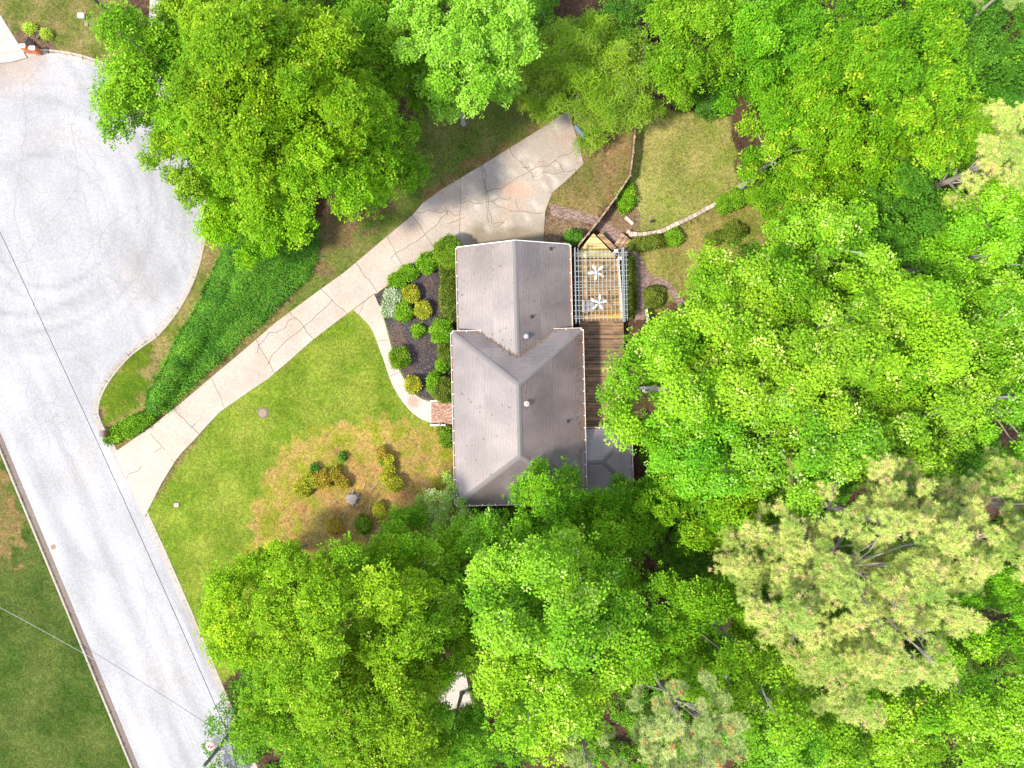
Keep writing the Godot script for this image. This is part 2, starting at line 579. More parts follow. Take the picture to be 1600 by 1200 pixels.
func shrub(called: String, label: String, px: float, py: float, rx: float, rz: float, h: float, kind: String, boxy := 0.0, turn := 0.0, group := "", loose := 0.0) -> Node3D:
	rng.seed = hash(label)
	var at := P(px, py, h * 0.55)
	at.y = 0
	var k: Array = SHRUBS[kind]
	var t := thing(called, label, "hedge" if called == "hedge" else "shrub", at, turn, group)
	var ax := rx * (H - h * 0.6) / F
	var az := rz * (H - h * 0.6) / F
	var hh := h * 0.5
	var st := begin()          # the twiggy mass inside
	var R := 10
	for j in 6:
		for i in R:
			var v := func(ii, jj):
				var th: float = PI * jj / 6.0
				var ph: float = TAU * ii / R
				var d := Vector3(sin(th) * cos(ph), cos(th), sin(th) * sin(ph))
				return blocky(d, boxy) * Vector3(ax, hh, az) * (0.72 - 0.3 * loose) + Vector3(0, hh, 0)
			quad(st, v.call(i, j), v.call(i + 1, j), v.call(i + 1, j + 1), v.call(i, j + 1))
	kid("inner_twigs", done(st), M.twigs, t)
	var xf := []
	var cols := PackedColorArray()
	var area := 2.0 * PI * ax * az + 2.0 * PI * maxf(ax, az) * h * 0.6
	var n := int(clampf(area * 75.0, 50, 9000) * (1.0 - 0.4 * loose))
	var sd := rng.randf() * 50.0
	for i in n:
		var d := Vector3(rng.randfn(), rng.randfn(), rng.randfn()).normalized()
		if d.y < -0.55:
			d.y = -d.y
		var lump := 1.0 + (0.24 + 0.3 * loose) * nf.get_noise_3d(d.x * 130 + sd, d.y * 130, d.z * 130 + sd)
		var pos := blocky(d, boxy) * Vector3(ax, hh, az) * lump * rng.randf_range(0.82 - 0.4 * loose, 1.03) + Vector3(0, hh, 0)
		xf.append(leaning(d + Vector3.UP * 0.35 + Vector3(rng.randf_range(-0.5, 0.5), 0, rng.randf_range(-0.5, 0.5)), pos, rng.randf_range(0.8, 1.3)))
		cols.append(k[0].lerp(k[1], clampf(rng.randf_range(-0.35, 1.05) + 0.5 * nf.get_noise_3d(pos.x * 60, pos.y * 60, pos.z * 60 + sd) + 0.2, 0, 1)))
	scatter("leaves", t, sprig("blade" if kind == "grassy" else "tiny"), M.small_leaf, xf, cols)
	return t

func blocky(d: Vector3, b: float) -> Vector3:
	if b <= 0.0:
		return d
	var m := maxf(absf(d.x), maxf(absf(d.y), absf(d.z)))
	return d.lerp(d / m * 0.95, b)

# ---------------------------------------------------------------- the ground
var areas := []      # [polygon, colour a, colour b, noise scale, edge roughness, tufts per m2]
var road_poly: PackedVector2Array
var paved := []      # polygons where no grass grows

func ground_color(q: Vector2) -> Color:
	var w := q + Vector2(nf.get_noise_2d(q.x * 55, q.y * 55), nf.get_noise_2d(q.x * 55 + 900, q.y * 55)) * 0.9
	var c := Color(0.115, 0.066, 0.042).lerp(Color(0.075, 0.05, 0.034), 0.5 + 0.5 * nf.get_noise_2d(q.x * 30, q.y * 30))
	for a in areas:
		var p := q.lerp(w, a[4])
		if a[6].has_point(p) and Geometry2D.is_point_in_polygon(p, a[0]):
			var n := clampf(0.5 + 0.85 * nz.get_noise_2d(q.x * a[3], q.y * a[3]) + 0.25 * nf.get_noise_2d(q.x * 140, q.y * 140), 0, 1)
			c = a[1].lerp(a[2], n)
	return c

func area(px: Array, a: Color, b: Color, scale := 20.0, rough := 1.0, tufts := 0.0) -> void:
	var p := poly(px)
	var r := Rect2(p[0], Vector2.ZERO)
	for q in p:
		r = r.expand(q)
	areas.append([p, a, b, scale, rough, tufts, r])

func build_ground() -> void:
	var green := Color(0.13, 0.205, 0.018)
	var green2 := Color(0.235, 0.27, 0.04)
	var deep := Color(0.045, 0.085, 0.014)
	var tan := Color(0.27, 0.20, 0.085)
	var straw := Color(0.30, 0.18, 0.085)
	# lawn across the street
	area([-900, 560, -60, 560, 0, 700, 212, 1210, 500, 1900, -900, 1900], deep, Color(0.10, 0.125, 0.030), 22, 0.3, 26)
	area([-100, 690, 10, 740, 30, 800, 30, 870, -10, 900, -120, 900], Color(0.10, 0.12, 0.03), Color(0.27, 0.16, 0.07), 40, 1.6, 14)
	# lawn beyond the turning circle
	area([-200, -300, 260, -300, 190, 30, 200, 105, 140, 100, 70, 86, 0, 100, -200, 160], Color(0.10, 0.13, 0.022), Color(0.235, 0.185, 0.075), 34, 0.5, 22)
	# strip along the kerb
	area([318, 330, 352, 372, 356, 392, 335, 440, 300, 500, 262, 590, 236, 640, 168, 668, 150, 640, 158, 600, 200, 545, 262, 492, 300, 430], Color(0.13, 0.155, 0.025), tan, 30, 0.35, 22)
	area([212, 540, 238, 520, 228, 590, 205, 640, 165, 664, 150, 640, 158, 600], Color(0.075, 0.135, 0.010), Color(0.14, 0.18, 0.020), 30, 0.9, 24)
	# grass running under and along the drive
	area([170, 700, 250, 640, 345, 560, 440, 470, 500, 400, 560, 350, 660, 300, 900, 150, 930, 250, 862, 330, 720, 400, 600, 470, 340, 660, 230, 815], Color(0.12, 0.135, 0.03), Color(0.235, 0.16, 0.075), 60, 0.5, 14)
	# lawn north of the drive
	area([430, 520, 470, 440, 490, 350, 560, 300, 640, 190, 700, 150, 800, 135, 900, 165, 890, 178, 800, 235, 660, 322, 540, 428], Color(0.09, 0.14, 0.022), Color(0.19, 0.18, 0.055), 26, 0.6, 22)
	area([470, 420, 495, 345, 560, 310, 640, 290, 600, 330, 560, 360, 520, 410, 480, 440], Color(0.20, 0.13, 0.07), Color(0.15, 0.13, 0.045), 36, 1.5, 8)
	area([640, 330, 700, 270, 780, 230, 880, 170, 885, 180, 800, 240, 665, 325], Color(0.26, 0.15, 0.075), Color(0.12, 0.12, 0.03), 60, 0.6, 8)
	# worn grass between drive end and fence
	area([884, 160, 1000, 160, 985, 275, 930, 345, 856, 322, 912, 258], Color(0.27, 0.175, 0.085), Color(0.15, 0.15, 0.04), 30, 0.4, 20)
	area([856, 334, 930, 352, 905, 385, 848, 386], Color(0.19, 0.115, 0.075), Color(0.23, 0.17, 0.10), 90, 0.3, 4)
	# back lawn
	area([992, 190, 1040, 172, 1140, 182, 1156, 300, 1122, 322, 1060, 350, 985, 368, 955, 345, 984, 276], Color(0.185, 0.225, 0.04), Color(0.33, 0.285, 0.10), 26, 0.35, 22)
	area([936, 348, 985, 290, 1000, 345, 985, 368, 965, 360], Color(0.19, 0.115, 0.075), Color(0.25, 0.18, 0.10), 90, 0.4, 4)
	area([990, 385, 1060, 350, 1125, 322, 1250, 318, 1270, 360, 1150, 420, 1060, 470, 1000, 500, 990, 440], Color(0.17, 0.19, 0.034), Color(0.31, 0.24, 0.09), 30, 0.4, 20)
	# front lawn and the bare island round the stump
	area([551, 478, 600, 478, 680, 640, 708, 664, 708, 830, 640, 900, 420, 1000, 335, 1080, 222, 808, 340, 645], green, green2, 24, 0.12, 30)
	area([396, 800, 412, 740, 462, 686, 540, 652, 640, 655, 705, 668, 720, 800, 700, 900, 380, 930], Color(0.21, 0.24, 0.016), Color(0.42, 0.27, 0.095), 46, 1.0, 16)
	area([455, 820, 500, 770, 540, 720, 610, 700, 680, 730, 690, 790, 660, 860, 560, 880, 470, 860], Color(0.43, 0.235, 0.095), Color(0.30, 0.24, 0.06), 44, 1.6, 6)
	# mulch beds
	area([22, 62, 30, 45, 48, 38, 68, 42, 82, 58, 92, 80, 60, 82, 45, 80], Color(0.13, 0.085, 0.06), Color(0.20, 0.13, 0.085), 120, 0.2, 0)

	var st := begin()
	st.set_smooth_group(0)
	var x0 := -58.0
	var z0 := -46.0
	var cs := 0.28
	var nx := int(116.0 / cs)
	var ny := int(92.0 / cs)
	var cols := PackedColorArray()
	var hs := PackedFloat32Array()
	for j in ny + 1:
		for i in nx + 1:
			var q := Vector2(x0 + i * cs, z0 + j * cs)
			cols.append(ground_color(q))
			hs.append(-0.30 if Geometry2D.is_point_in_polygon(q, road_poly) else 0.03 * nf.get_noise_2d(q.x * 40, q.y * 40) - 0.02)
	for j in ny + 1:
		for i in nx + 1:
			st.set_color(cols[j * (nx + 1) + i])
			st.set_uv(Vector2(x0 + i * cs, z0 + j * cs))
			st.add_vertex(Vector3(x0 + i * cs, hs[j * (nx + 1) + i], z0 + j * cs))
	for j in ny:
		for i in nx:
			var a := j * (nx + 1) + i
			for k in [a, a + 1, a + nx + 2, a, a + nx + 2, a + nx + 1]:
				st.add_index(k)
	# on to the horizon
	var base := (nx + 1) * (ny + 1)
	var x1 := x0 + nx * cs
	var z1 := z0 + ny * cs
	var far := 900.0
	st.set_color(Color(0.07, 0.09, 0.03))
	for q in [Vector2(x0, z0), Vector2(x1, z0), Vector2(x1, z1), Vector2(x0, z1), Vector2(-far, -far), Vector2(far, -far), Vector2(far, far), Vector2(-far, far)]:
		st.set_uv(q)
		st.add_vertex(Vector3(q.x, -0.03, q.y))
	for i in 4:
		var j := (i + 1) % 4
		for k in [4 + i, 4 + j, j, 4 + i, j, i]:
			st.add_index(base + k)
	st.generate_normals()
	struct("ground", st.commit(), M.ground, "lawns, worn grass and brown forest floor around the house")

	# blades on the lawns
	rng.seed = 77
	var xf := []
	var tint := PackedColorArray()
	for a in areas:
		var r: Rect2 = a[6]
		r = r.intersection(Rect2(-48, -37, 96, 74))
		if r.size.x <= 0 or r.size.y <= 0:
			continue
		for i in int(r.get_area() * a[5] * 0.55):
			var q := Vector2(rng.randf_range(r.position.x, r.end.x), rng.randf_range(r.position.y, r.end.y))
			if not Geometry2D.is_point_in_polygon(q, a[0]) or Geometry2D.is_point_in_polygon(q, road_poly):
				continue
			var hid := false
			for p in paved:
				if Geometry2D.is_point_in_polygon(q, p):
					hid = true
					break
			if hid:
				continue
			var c := ground_color(q)
			xf.append(leaning(Vector3.UP, Vector3(q.x, -0.02, q.y), rng.randf_range(0.8, 1.6)))
			tint.append(c * rng.randf_range(0.75, 1.3) * Color(1.0, 1.08, 0.9))
	var g := scatter(numbered("grass"), self, sprig("grass"), M.small_leaf, xf, tint)
	tag(g, "short grass growing on the lawns around the drive and house", "grass")
	g.set_meta("kind", "stuff")

# ---------------------------------------------------------------- street
func road_color(q: Vector2) -> Color:
	var c := G(60, 340)
	var d := Vector2(0.395, 0.919)
	var n := d.orthogonal()
	var r := q.distance_to(c)
	var along := q.dot(d)
	var across := q.dot(n)
	var in_bulb := smoothstep(16.5, 11.0, r)
	var wob := 25.0 * nf.get_noise_2d(q.x * 9, q.y * 9)
	var v := 1.0 + 0.12 * nz.get_noise_2d(q.x * 12, q.y * 12)
	v += 0.26 * nz.get_noise_2d(across * 55 + wob, along * 5 + wob * 0.5) * (1.0 - 0.7 * in_bulb)
	var ang := (q - c).angle()
	v += 0.13 * nz.get_noise_2d(r * 85, ang * 55.0) * in_bulb * smoothstep(3.0, 7.0, r)
	for t in [[2.0, 7.4, 0.5], [-1.0, 9.6, 1.4], [0.6, 10.8, 2.2], [-1.6, 11.9, 0.2], [1.2, 6.0, 3.0], [0.2, 12.6, 1.0]]:      # rubber left by turning cars
		var rr := q.distance_to(c + Vector2(t[0], t[0] * 0.5 - 0.6))
		var edge: float = absf(rr - t[1] - 0.25 * sin(ang * 3.0 + t[2]))
		v -= 0.12 * smoothstep(0.42, 0.05, edge) * smoothstep(-0.4, 0.5, nf.get_noise_2d(ang * 40.0 + t[2] * 90.0, t[1] * 50.0)) 
	v -= 0.05 * in_bulb * smoothstep(0.1, 0.6, nf.get_noise_2d(q.x * 14 + 50, q.y * 14))
	var col := Color(0.285, 0.281, 0.288)
	col = col.lerp(Color(0.27, 0.24, 0.215), smoothstep(0.1, 0.6, nz.get_noise_2d(q.x * 10 + 300, q.y * 10)) * 0.4)
	col = col.lerp(Color(0.29, 0.225, 0.18), smoothstep(10.0, 14.0, r) * smoothstep(-15.5, -20.5, q.y) * smoothstep(-40.0, -43.5, q.x) * 0.8)
	return col * v

func curb(line: PackedVector2Array, side: float, label: String, brown: float) -> void:
	# sections about 3 m long: a gutter pan towards the road and a raised lip
	var o := struct_node("curb", label)
	var total := 0.0
	for i in line.size() - 1:
		total += line[i].distance_to(line[i + 1])
	var n := int(total / 3.0)
	var at := func(s: float):
		var left := s
		for i in line.size() - 1:
			var l := line[i].distance_to(line[i + 1])
			if left <= l or i == line.size() - 2:
				return [line[i].lerp(line[i + 1], left / l), (line[i + 1] - line[i]).normalized()]
			left -= l
	for k in n:
		var st := begin()
		var rings := []
		for e in 6:
			var s := (k + e / 5.0) * total / n
			s = clampf(s, k * total / n + 0.012, (k + 1) * total / n - 0.012)
			var pd = at.call(s)
			var nn: Vector2 = pd[1].orthogonal() * side
			var ring := []
			for pr in [[-0.42, -0.14], [-0.42, -0.075], [0.0, -0.095], [0.035, 0.015], [0.06, 0.035], [0.18, 0.035], [0.21, 0.01], [0.21, -0.2]]:
				var q: Vector2 = pd[0] + nn * pr[0]
				ring.append(Vector3(q.x, pr[1], q.y))
			rings.append(ring)
		var c := Color(0.33, 0.30, 0.275).lerp(Color(0.15, 0.115, 0.095), brown) * rng.randf_range(0.9, 1.08)
		for e in 5:
			for m in 7:
				st.set_color(c if m < 2 else Color(0.33, 0.285, 0.235) * rng.randf_range(0.95, 1.05))
				for v in ([rings[e][m], rings[e][m + 1], rings[e + 1][m + 1], rings[e][m], rings[e + 1][m + 1], rings[e + 1][m]] if side < 0 else [rings[e][m], rings[e + 1][m], rings[e + 1][m + 1], rings[e][m], rings[e + 1][m + 1], rings[e][m + 1]]):
					st.set_uv(Vector2(v.x, v.z))
					st.add_vertex(v)
		for e in [0, 5]:
			for m in range(1, 7):
				for v in [rings[e][0], rings[e][m], rings[e][m + 1]]:
					st.add_vertex(v)
		kid("curb_section", done(st), M.paving, o)

func build_street() -> void:
	var circle := PackedVector2Array()
	var c := G(60, 340)
	var R := 260.0 * H / F
	var a0 := deg_to_rad(118.0)
	var a1 := deg_to_rad(360.0 + 45.0)
	for i in 49:
		var a := lerpf(a0, a1, i / 48.0)
		circle.append(c + Vector2(cos(a), sin(a)) * R)
	var right := smooth(poly([244, 524, 200, 556, 166, 598, 151, 634, 156, 662, 180, 705, 230, 806, 282, 922, 336, 1050, 410, 1225, 560, 1580]), false, 5)
	var left := poly([360, 1570, 212, 1210, 104, 948, 0, 698, -62, 556])
	road_poly = PackedVector2Array()
	road_poly.append_array(circle)
	road_poly.append_array(right)
	road_poly.append_array(left)
	var st_road := sheet(road_poly, 0.4, func(q): return -0.10, road_color)
	var road := struct("road", st_road, M.paving, "pale worn asphalt street ending in a turning circle")
	# cracks: long joints, wandering cracks and patches of fine crazing
	rng.seed = 5
	var st := begin()
	for e in [[0, 470, 40, 400, 120, 290, 260, 250], [120, 420, 170, 350, 225, 315], [0, 250, 60, 300, 130, 300, 150, 420, 230, 470], [45, 560, 40, 620, 110, 640, 130, 630],
			[70, 90, 35, 130, 40, 200, 20, 330, 45, 430, 40, 520], [90, 560, 50, 500, 60, 430], [0, 160, 70, 150, 130, 170, 190, 200, 235, 290], [110, 190, 120, 260, 160, 300, 180, 400],
			[250, 330, 290, 380, 285, 420], [230, 250, 235, 330, 225, 420, 180, 470], [0, 410, 60, 405, 140, 395], [115, 730, 100, 700, 85, 660, 70, 630], [100, 690, 80, 655, 110, 632],
			[130, 140, 110, 200, 150, 260], [20, 360, 70, 380, 120, 355, 190, 375], [160, 430, 215, 450, 255, 475], [205, 860, 230, 930, 225, 990], [150, 330, 155, 380, 150, 440, 200, 500]]:
		for i in range(0, e.size() - 2, 2):
			ribbon(st, wiggle(G(e[i], e[i + 1]), G(e[i + 2], e[i + 3]), 0.28, 0.45), rng.randf_range(0.018, 0.04), -0.096)
	for e in [[80, 370, 55], [240, 350, 45], [85, 665, 30], [100, 200, 70], [170, 440, 60]]:
		for i in 42:
			var a: Vector2 = Vector2(e[0], e[1]) + Vector2(rng.randfn(), rng.randfn()) * e[2] * 0.5
			var b: Vector2 = a + Vector2.from_angle(rng.randf() * TAU) * rng.randf_range(5, 16)
			if Geometry2D.is_point_in_polygon(G(a.x, a.y), road_poly) and Geometry2D.is_point_in_polygon(G(b.x, b.y), road_poly):
				ribbon(st, wiggle(G(a.x, a.y), G(b.x, b.y), 0.3, 0.3), rng.randf_range(0.015, 0.028), -0.0955)
	kid("crack", done(st), M.crack, road).set_meta("kind", "stuff")
	var pc := func(q): return Color(0.30, 0.30, 0.305) * (1.0 + 0.1 * nf.get_noise_2d(q.x * 60, q.y * 60))
	kid("patch", sheet(poly([262, 934, 268, 932, 300, 1000, 320, 1054, 313, 1056, 288, 1000]), 0.5, func(q): return -0.094, pc), M.paving, road)
	curb(left, 1.0, "brown stained curb and gutter along the lawn across the street", 1.0)
	curb(circle, 1.0, "pale curb round the turning circle", 0.0)
	curb(right, 1.0, "pale curb along the front lawn and strip of grass", 0.1)
	var mh := thing("manhole_cover", "small round rusty cover at the edge of the street beside the brown curb", "cover", P(82, 855))
	var s2 := begin()
	lathe(s2, Vector3.ZERO, [0.22, -0.1, 0.22, -0.082, 0.19, -0.08, 0.0, -0.08], 18)
	kid("lid", done(s2), mat(0.20, 0.11, 0.06, 0.8), mh)
	s2 = begin()
	for i in 3:
		box(s2, Vector3(0, -0.076, (i - 1) * 0.09), Vector3(0.26, 0.01, 0.025))
	kid("rib", done(s2), mat(0.14, 0.08, 0.05, 0.8), mh)

# ---------------------------------------------------------------- drive and walks
func drive_color(q: Vector2) -> Color:
	var px := q * F / H + Vector2(800, 600)
	var low := smoothstep(640.0, 760.0, px.x)      # the part by the garage is greyer and stained
	var c := Color(0.37, 0.315, 0.265).lerp(Color(0.30, 0.258, 0.215), low)
	c = c.lerp(Color(0.36, 0.27, 0.21), 0.6 * smoothstep(0.0, 0.5, nz.get_noise_2d(q.x * 26 + 70, q.y * 26)))
	c = c.lerp(Color(0.20, 0.155, 0.115), low * 0.35 * smoothstep(0.05, 0.5, nz.get_noise_2d(q.x * 30 + 500, q.y * 30)))
	c = c.lerp(Color(0.47, 0.43, 0.39), 0.5 * low * smoothstep(0.45, 0.7, nf.get_noise_2d(q.x * 130, q.y * 130)))
	c = c.lerp(Color(0.20, 0.16, 0.115), smoothstep(345.0, 368.0, px.y + 14 * nf.get_noise_2d(q.x * 60, q.y * 60)) * smoothstep(715.0, 745.0, px.x))
	c = c.lerp(Color(0.40, 0.25, 0.18), smoothstep(38.0, 12.0, Vector2(px.x - 808, (px.y - 296) * 2.2).length()) * 0.8)
	return c * (1.0 + 0.10 * nz.get_noise_2d(q.x * 40, q.y * 40))

func cut(from: Array, line: PackedVector2Array, w: float) -> Array:
	var knives := Geometry2D.offset_polyline(line, w, Geometry2D.JOIN_MITER, Geometry2D.END_SQUARE)
	for k in knives:
		var out := []
		for p in from:
			for r in Geometry2D.clip_polygons(p, k):
				if not Geometry2D.is_polygon_clockwise(r):
					out.append(r)
		from = out
	return from

var pieces := []

func knife(a: Array, amp: float, w: float) -> void:
	for i in range(0, a.size() - 2, 2):
		pieces = cut(pieces, wiggle(G(a[i], a[i + 1]), G(a[i + 2], a[i + 3]), amp, 0.6), w)

func build_drive() -> void:
	rng.seed = 9
	var outline := poly([179, 707, 206, 688, 240, 664, 285, 628, 332, 588, 380, 548, 432, 503, 486, 463, 540, 424, 600, 373, 644, 337, 660, 318, 690, 296, 720, 278, 760, 254, 795, 232, 842, 203, 888, 172, 902, 218, 912, 256, 885, 282, 862, 302, 852, 330, 848, 390, 735, 400, 718, 386, 686, 384, 650, 410, 612, 440, 585, 459, 570, 470, 551, 484, 520, 507, 490, 530, 455, 561, 420, 591, 380, 618, 342, 645, 318, 671, 304, 687, 286, 705, 274, 720, 252, 756, 240, 780, 226, 808])
	if Geometry2D.is_polygon_clockwise(outline):
		outline.reverse()
	paved.append(outline)
	var o := struct_node("driveway", "long pale cracked concrete drive curving up to the house")
	var bed := sheet(outline, 1.5, func(q): return -0.004, func(q): return Color(0.15, 0.115, 0.085))
	kid("bed", bed, M.paving, o)
	pieces = [outline]
	# joints across the drive
	for e in [[236, 678, 276, 726], [270, 638, 320, 686], [330, 588, 352, 640], [400, 530, 430, 585], [452, 486, 494, 534], [500, 450, 545, 492], [556, 410, 590, 458], [604, 368, 634, 424], [642, 334, 682, 392], [720, 276, 718, 392], [752, 256, 770, 396]]:
		knife(e, 0.12, 0.018)
	# cracks that wander
	for e in [[196, 752, 232, 716, 252, 700], [300, 668, 335, 630], [395, 588, 440, 540, 470, 515, 520, 468], [402, 552, 420, 520, 446, 512, 470, 488], [610, 405, 660, 370, 690, 340, 690, 326], [646, 330, 690, 332, 722, 334], [720, 318, 768, 314, 800, 330, 864, 332],
			[720, 346, 760, 352, 790, 345], [795, 230, 812, 252, 830, 270, 832, 292], [722, 312, 760, 300, 820, 272, 866, 252, 910, 224], [832, 276, 850, 268, 892, 268, 900, 272], [830, 280, 818, 300, 768, 316], [852, 278, 858, 300, 868, 305], [812, 262, 850, 252], [540, 452, 556, 432], [750, 250, 762, 300, 768, 352], [768, 352, 800, 345, 806, 372], [806, 300, 812, 345], [690, 300, 700, 335], [840, 205, 858, 232, 880, 268], [690, 352, 740, 340]]:
		knife(e, 0.38, 0.019)
	for p in pieces:
		if p.size() < 3:
			continue
		var dy := rng.randf_range(-0.006, 0.008)
		var tint := rng.randf_range(0.95, 1.06)
		kid("slab", sheet(p, 0.5, func(q): return 0.03 + dy, func(q): return drive_color(q) * tint, 0.05), M.paving, o)

	# the walk from the drive to the front steps
	var inner := smooth(poly([585, 460, 598, 492, 611, 540, 624, 578, 640, 605, 655, 621, 675, 628.5]))
	var outer := smooth(poly([675, 661, 655, 653, 634, 634, 613, 601, 597, 556, 581, 515, 566, 497, 552, 484.5]))
	var wp := PackedVector2Array()
	wp.append_array(inner)
	wp.append_array(outer)
	if Geometry2D.is_polygon_clockwise(wp):
		wp.reverse()
	paved.append(wp)
	var w := struct_node("walkway", "pale concrete walk curving from the drive to the front steps")
	kid("bed", sheet(wp, 1.5, func(q): return -0.003, func(q): return Color(0.10, 0.075, 0.05)), M.paving, w)
	pieces = [wp]
	for e in [[570, 470, 560, 494], [588, 533, 612, 530], [606, 590, 630, 580]]:
		knife(e, 0.05, 0.014)
	var wc := func(q):
		var px: Vector2 = q * F / H + Vector2(800, 600)
		var c := Color(0.395, 0.325, 0.27).lerp(Color(0.41, 0.36, 0.32), smoothstep(480.0, 620.0, px.y))
		c = c.lerp(Color(0.30, 0.19, 0.14), smoothstep(12.0, 7.0, Vector2(px.x - 645, px.y - 628).length()) * 0.7)
		return c * (1.0 + 0.09 * nz.get_noise_2d(q.x * 60, q.y * 60))
	for p in pieces:
		kid("slab", sheet(p, 0.3, func(q): return 0.036, wc, 0.05), M.paving, w)

	# mulch bed in front of the house
	var bedp := poly([586.5, 460.5, 612, 441, 650, 411, 686, 385, 720, 387, 730, 400, 728, 640, 676, 627.5, 656, 620, 641, 604, 625.5, 577, 612.5, 539, 599.5, 491])
	paved.append(bedp)
	var mc := func(q):
		var v := 0.5 + 0.5 * nz.get_noise_2d(q.x * 120, q.y * 120)
		var c := Color(0.058, 0.048, 0.052).lerp(Color(0.10, 0.085, 0.085), v)
		return c.lerp(Color(0.16, 0.10, 0.07), smoothstep(0.25, 0.6, nf.get_noise_2d(q.x * 45 + 30, q.y * 45)) * 0.6)
	struct("mulch_bed", sheet(bedp, 0.25, func(q): return 0.012 + 0.012 * nf.get_noise_2d(q.x * 300, q.y * 300), mc, 0.05), M.ground, "dark mulch bed between the drive, the curved walk and the house")
	rng.seed = 31
	var chips := []
	var cc := PackedColorArray()
	for i in 5200:
		var q := G(rng.randf_range(586, 720), rng.randf_range(384, 640))
		if Geometry2D.is_point_in_polygon(q, bedp):
			chips.append(Transform3D(Basis.from_euler(Vector3(rng.randf_range(-0.5, 0.5), rng.randf() * TAU, rng.randf_range(-0.5, 0.5))).scaled(Vector3.ONE * rng.randf_range(0.6, 1.5)), Vector3(q.x, 0.035, q.y)))
			cc.append(Color(0.075, 0.06, 0.06).lerp(Color(0.20, 0.15, 0.13), pow(rng.randf(), 3.0)))
	var mg := scatter(numbered("mulch_chips"), self, box_mesh(Vector3(0.085, 0.015, 0.03)), M.chip, chips, cc)
	tag(mg, "dark bark chips covering the front mulch bed", "mulch")
	mg.set_meta("kind", "stuff")
	# kerb of bricks between bed and drive
	var o2 := struct_node("bed_edging", "thin pale edging along the mulch bed")
	var line := poly([587, 459, 613, 440, 651, 410, 686, 384])
	var st := begin()
	for i in line.size() - 1:
		var l := line[i].distance_to(line[i + 1])
		for k in int(l / 0.22):
			var q := line[i].lerp(line[i + 1], (k + 0.5) * 0.22 / l)
			box(st, Vector3(q.x, 0.045, q.y), Vector3(0.20, 0.09, 0.10), Basis(Vector3.UP, -(line[i + 1] - line[i]).angle()), 0.012)
	kid("edging_bricks", done(st), mat(0.40, 0.26, 0.20), o2).set_meta("kind", "stuff")

	# brick paths behind the house
	var path := poly([858, 317, 897, 328.5, 933, 338, 966, 360, 976, 368, 963, 381, 957, 377, 929, 356, 922, 349.5, 890, 344, 861, 337])
	paved.append(path)
	struct("brick_path", slab(path, -0.05, 0.022), M.brick_path, "brick path running from the drive through the fence to the wooden steps")
	var lp := PackedVector2Array()
	lp.append_array(smooth(poly([976, 391, 985, 397, 992, 411, 994, 436, 993, 462, 992, 500])))
	lp.append_array(smooth(poly([1007, 500, 1007, 477, 1009, 457, 1018, 445, 1032, 445, 1044, 454, 1060, 480])))
	lp.append_array(smooth(poly([1072, 474, 1052, 448, 1038, 436, 1020, 431, 1012, 422, 1006, 411, 1000, 398, 988, 384, 982, 378])))
	paved.append(lp)
	struct("brick_path", slab(lp, -0.05, 0.022), M.brick_path, "curving brick path that forks below the wooden steps behind the pergola")
	# neighbours' concrete, mostly under the trees
	var cp := func(q): return Color(0.33, 0.30, 0.275) * (1.0 + 0.12 * nz.get_noise_2d(q.x * 30, q.y * 30))
	for e in [[[-60, -60, -20, -10, 42, 90, 20, 96, -10, 100, -90, 40], "pale concrete drive at the corner beyond the turning circle"], [[236, -60, 268, -60, 262, 80, 300, 210, 272, 222, 246, 180, 232, 60], "grey concrete drive glimpsed under the trees by the turning circle"], [[672, 1052, 726, 1047, 738, 1100, 690, 1112], "white concrete drive glimpsed through the gap in the trees"]]:
		var p := poly(e[0])
		paved.append(p)
		var glow := 1.35 if e[0][0] == 672 else 1.0
		struct("driveway", sheet(p, 0.7, func(q): return 0.02, func(q): return cp.call(q) * glow, 0.15), M.paving, e[1])

# ---------------------------------------------------------------- the house
func roof_plane(pts: Array, along: Vector3, thick := 0.14) -> ArrayMesh:
	# pts clockwise seen from above; u runs along the eave, v up the slope
	var st := begin()
	var n: Vector3 = (pts[2] - pts[0]).cross(pts[1] - pts[0]).normalized()
	if n.y < 0:
		pts.reverse()
		n = -n
	var u := along.normalized()
	var v := n.cross(u).normalized()
	var put := func(q: Vector3, o: Vector3):
		st.set_uv(Vector2(q.dot(u) + pts[0].x * 0.37, q.dot(v)))
		st.add_vertex(q + o)
	var dn := Vector3(0, -thick, 0)
	for i in range(1, pts.size() - 1):
		for q in [pts[0], pts[i], pts[i + 1]]:
			put.call(q, Vector3.ZERO)
		for q in [pts[0], pts[i + 1], pts[i]]:
			put.call(q, dn)
	for i in pts.size():
		var a: Vector3 = pts[i]
		var b: Vector3 = pts[(i + 1) % pts.size()]
		for q in [[a, dn], [b, dn], [b, Vector3.ZERO], [a, dn], [b, Vector3.ZERO], [a, Vector3.ZERO]]:
			put.call(q[0], q[1])
	return done(st)

func ridge_caps(a: Vector3, b: Vector3, slope: float) -> ArrayMesh:
	# overlapping folded caps along a ridge or hip
	var st := begin()
	var d := (b - a).normalized()
	var side := d.cross(Vector3.UP).normalized()
	var n := int(a.distance_to(b) / 0.16)
	for i in n:
		var p := a.lerp(b, float(i) / n)
		var q := a.lerp(b, (i + 1.6) / n) if i < n - 1 else b
		var lift := Vector3(0, 0.035, 0)
		var low := Vector3(0, 0.018, 0)
		for s in [-1, 1]:
			var w: Vector3 = side * s * 0.19 - Vector3(0, slope * 0.19, 0)
			if s > 0:
				quad(st, q + low, q + w + low, p + w + lift, p + lift)
			else:
				quad(st, p + lift, p + w + lift, q + w + low, q + low)
			quad(st, p + lift, p, p + w, p + w + lift)
			quad(st, p + w + lift, p + w, q + w - low * 0.5, q + w + low)
	return done(st)

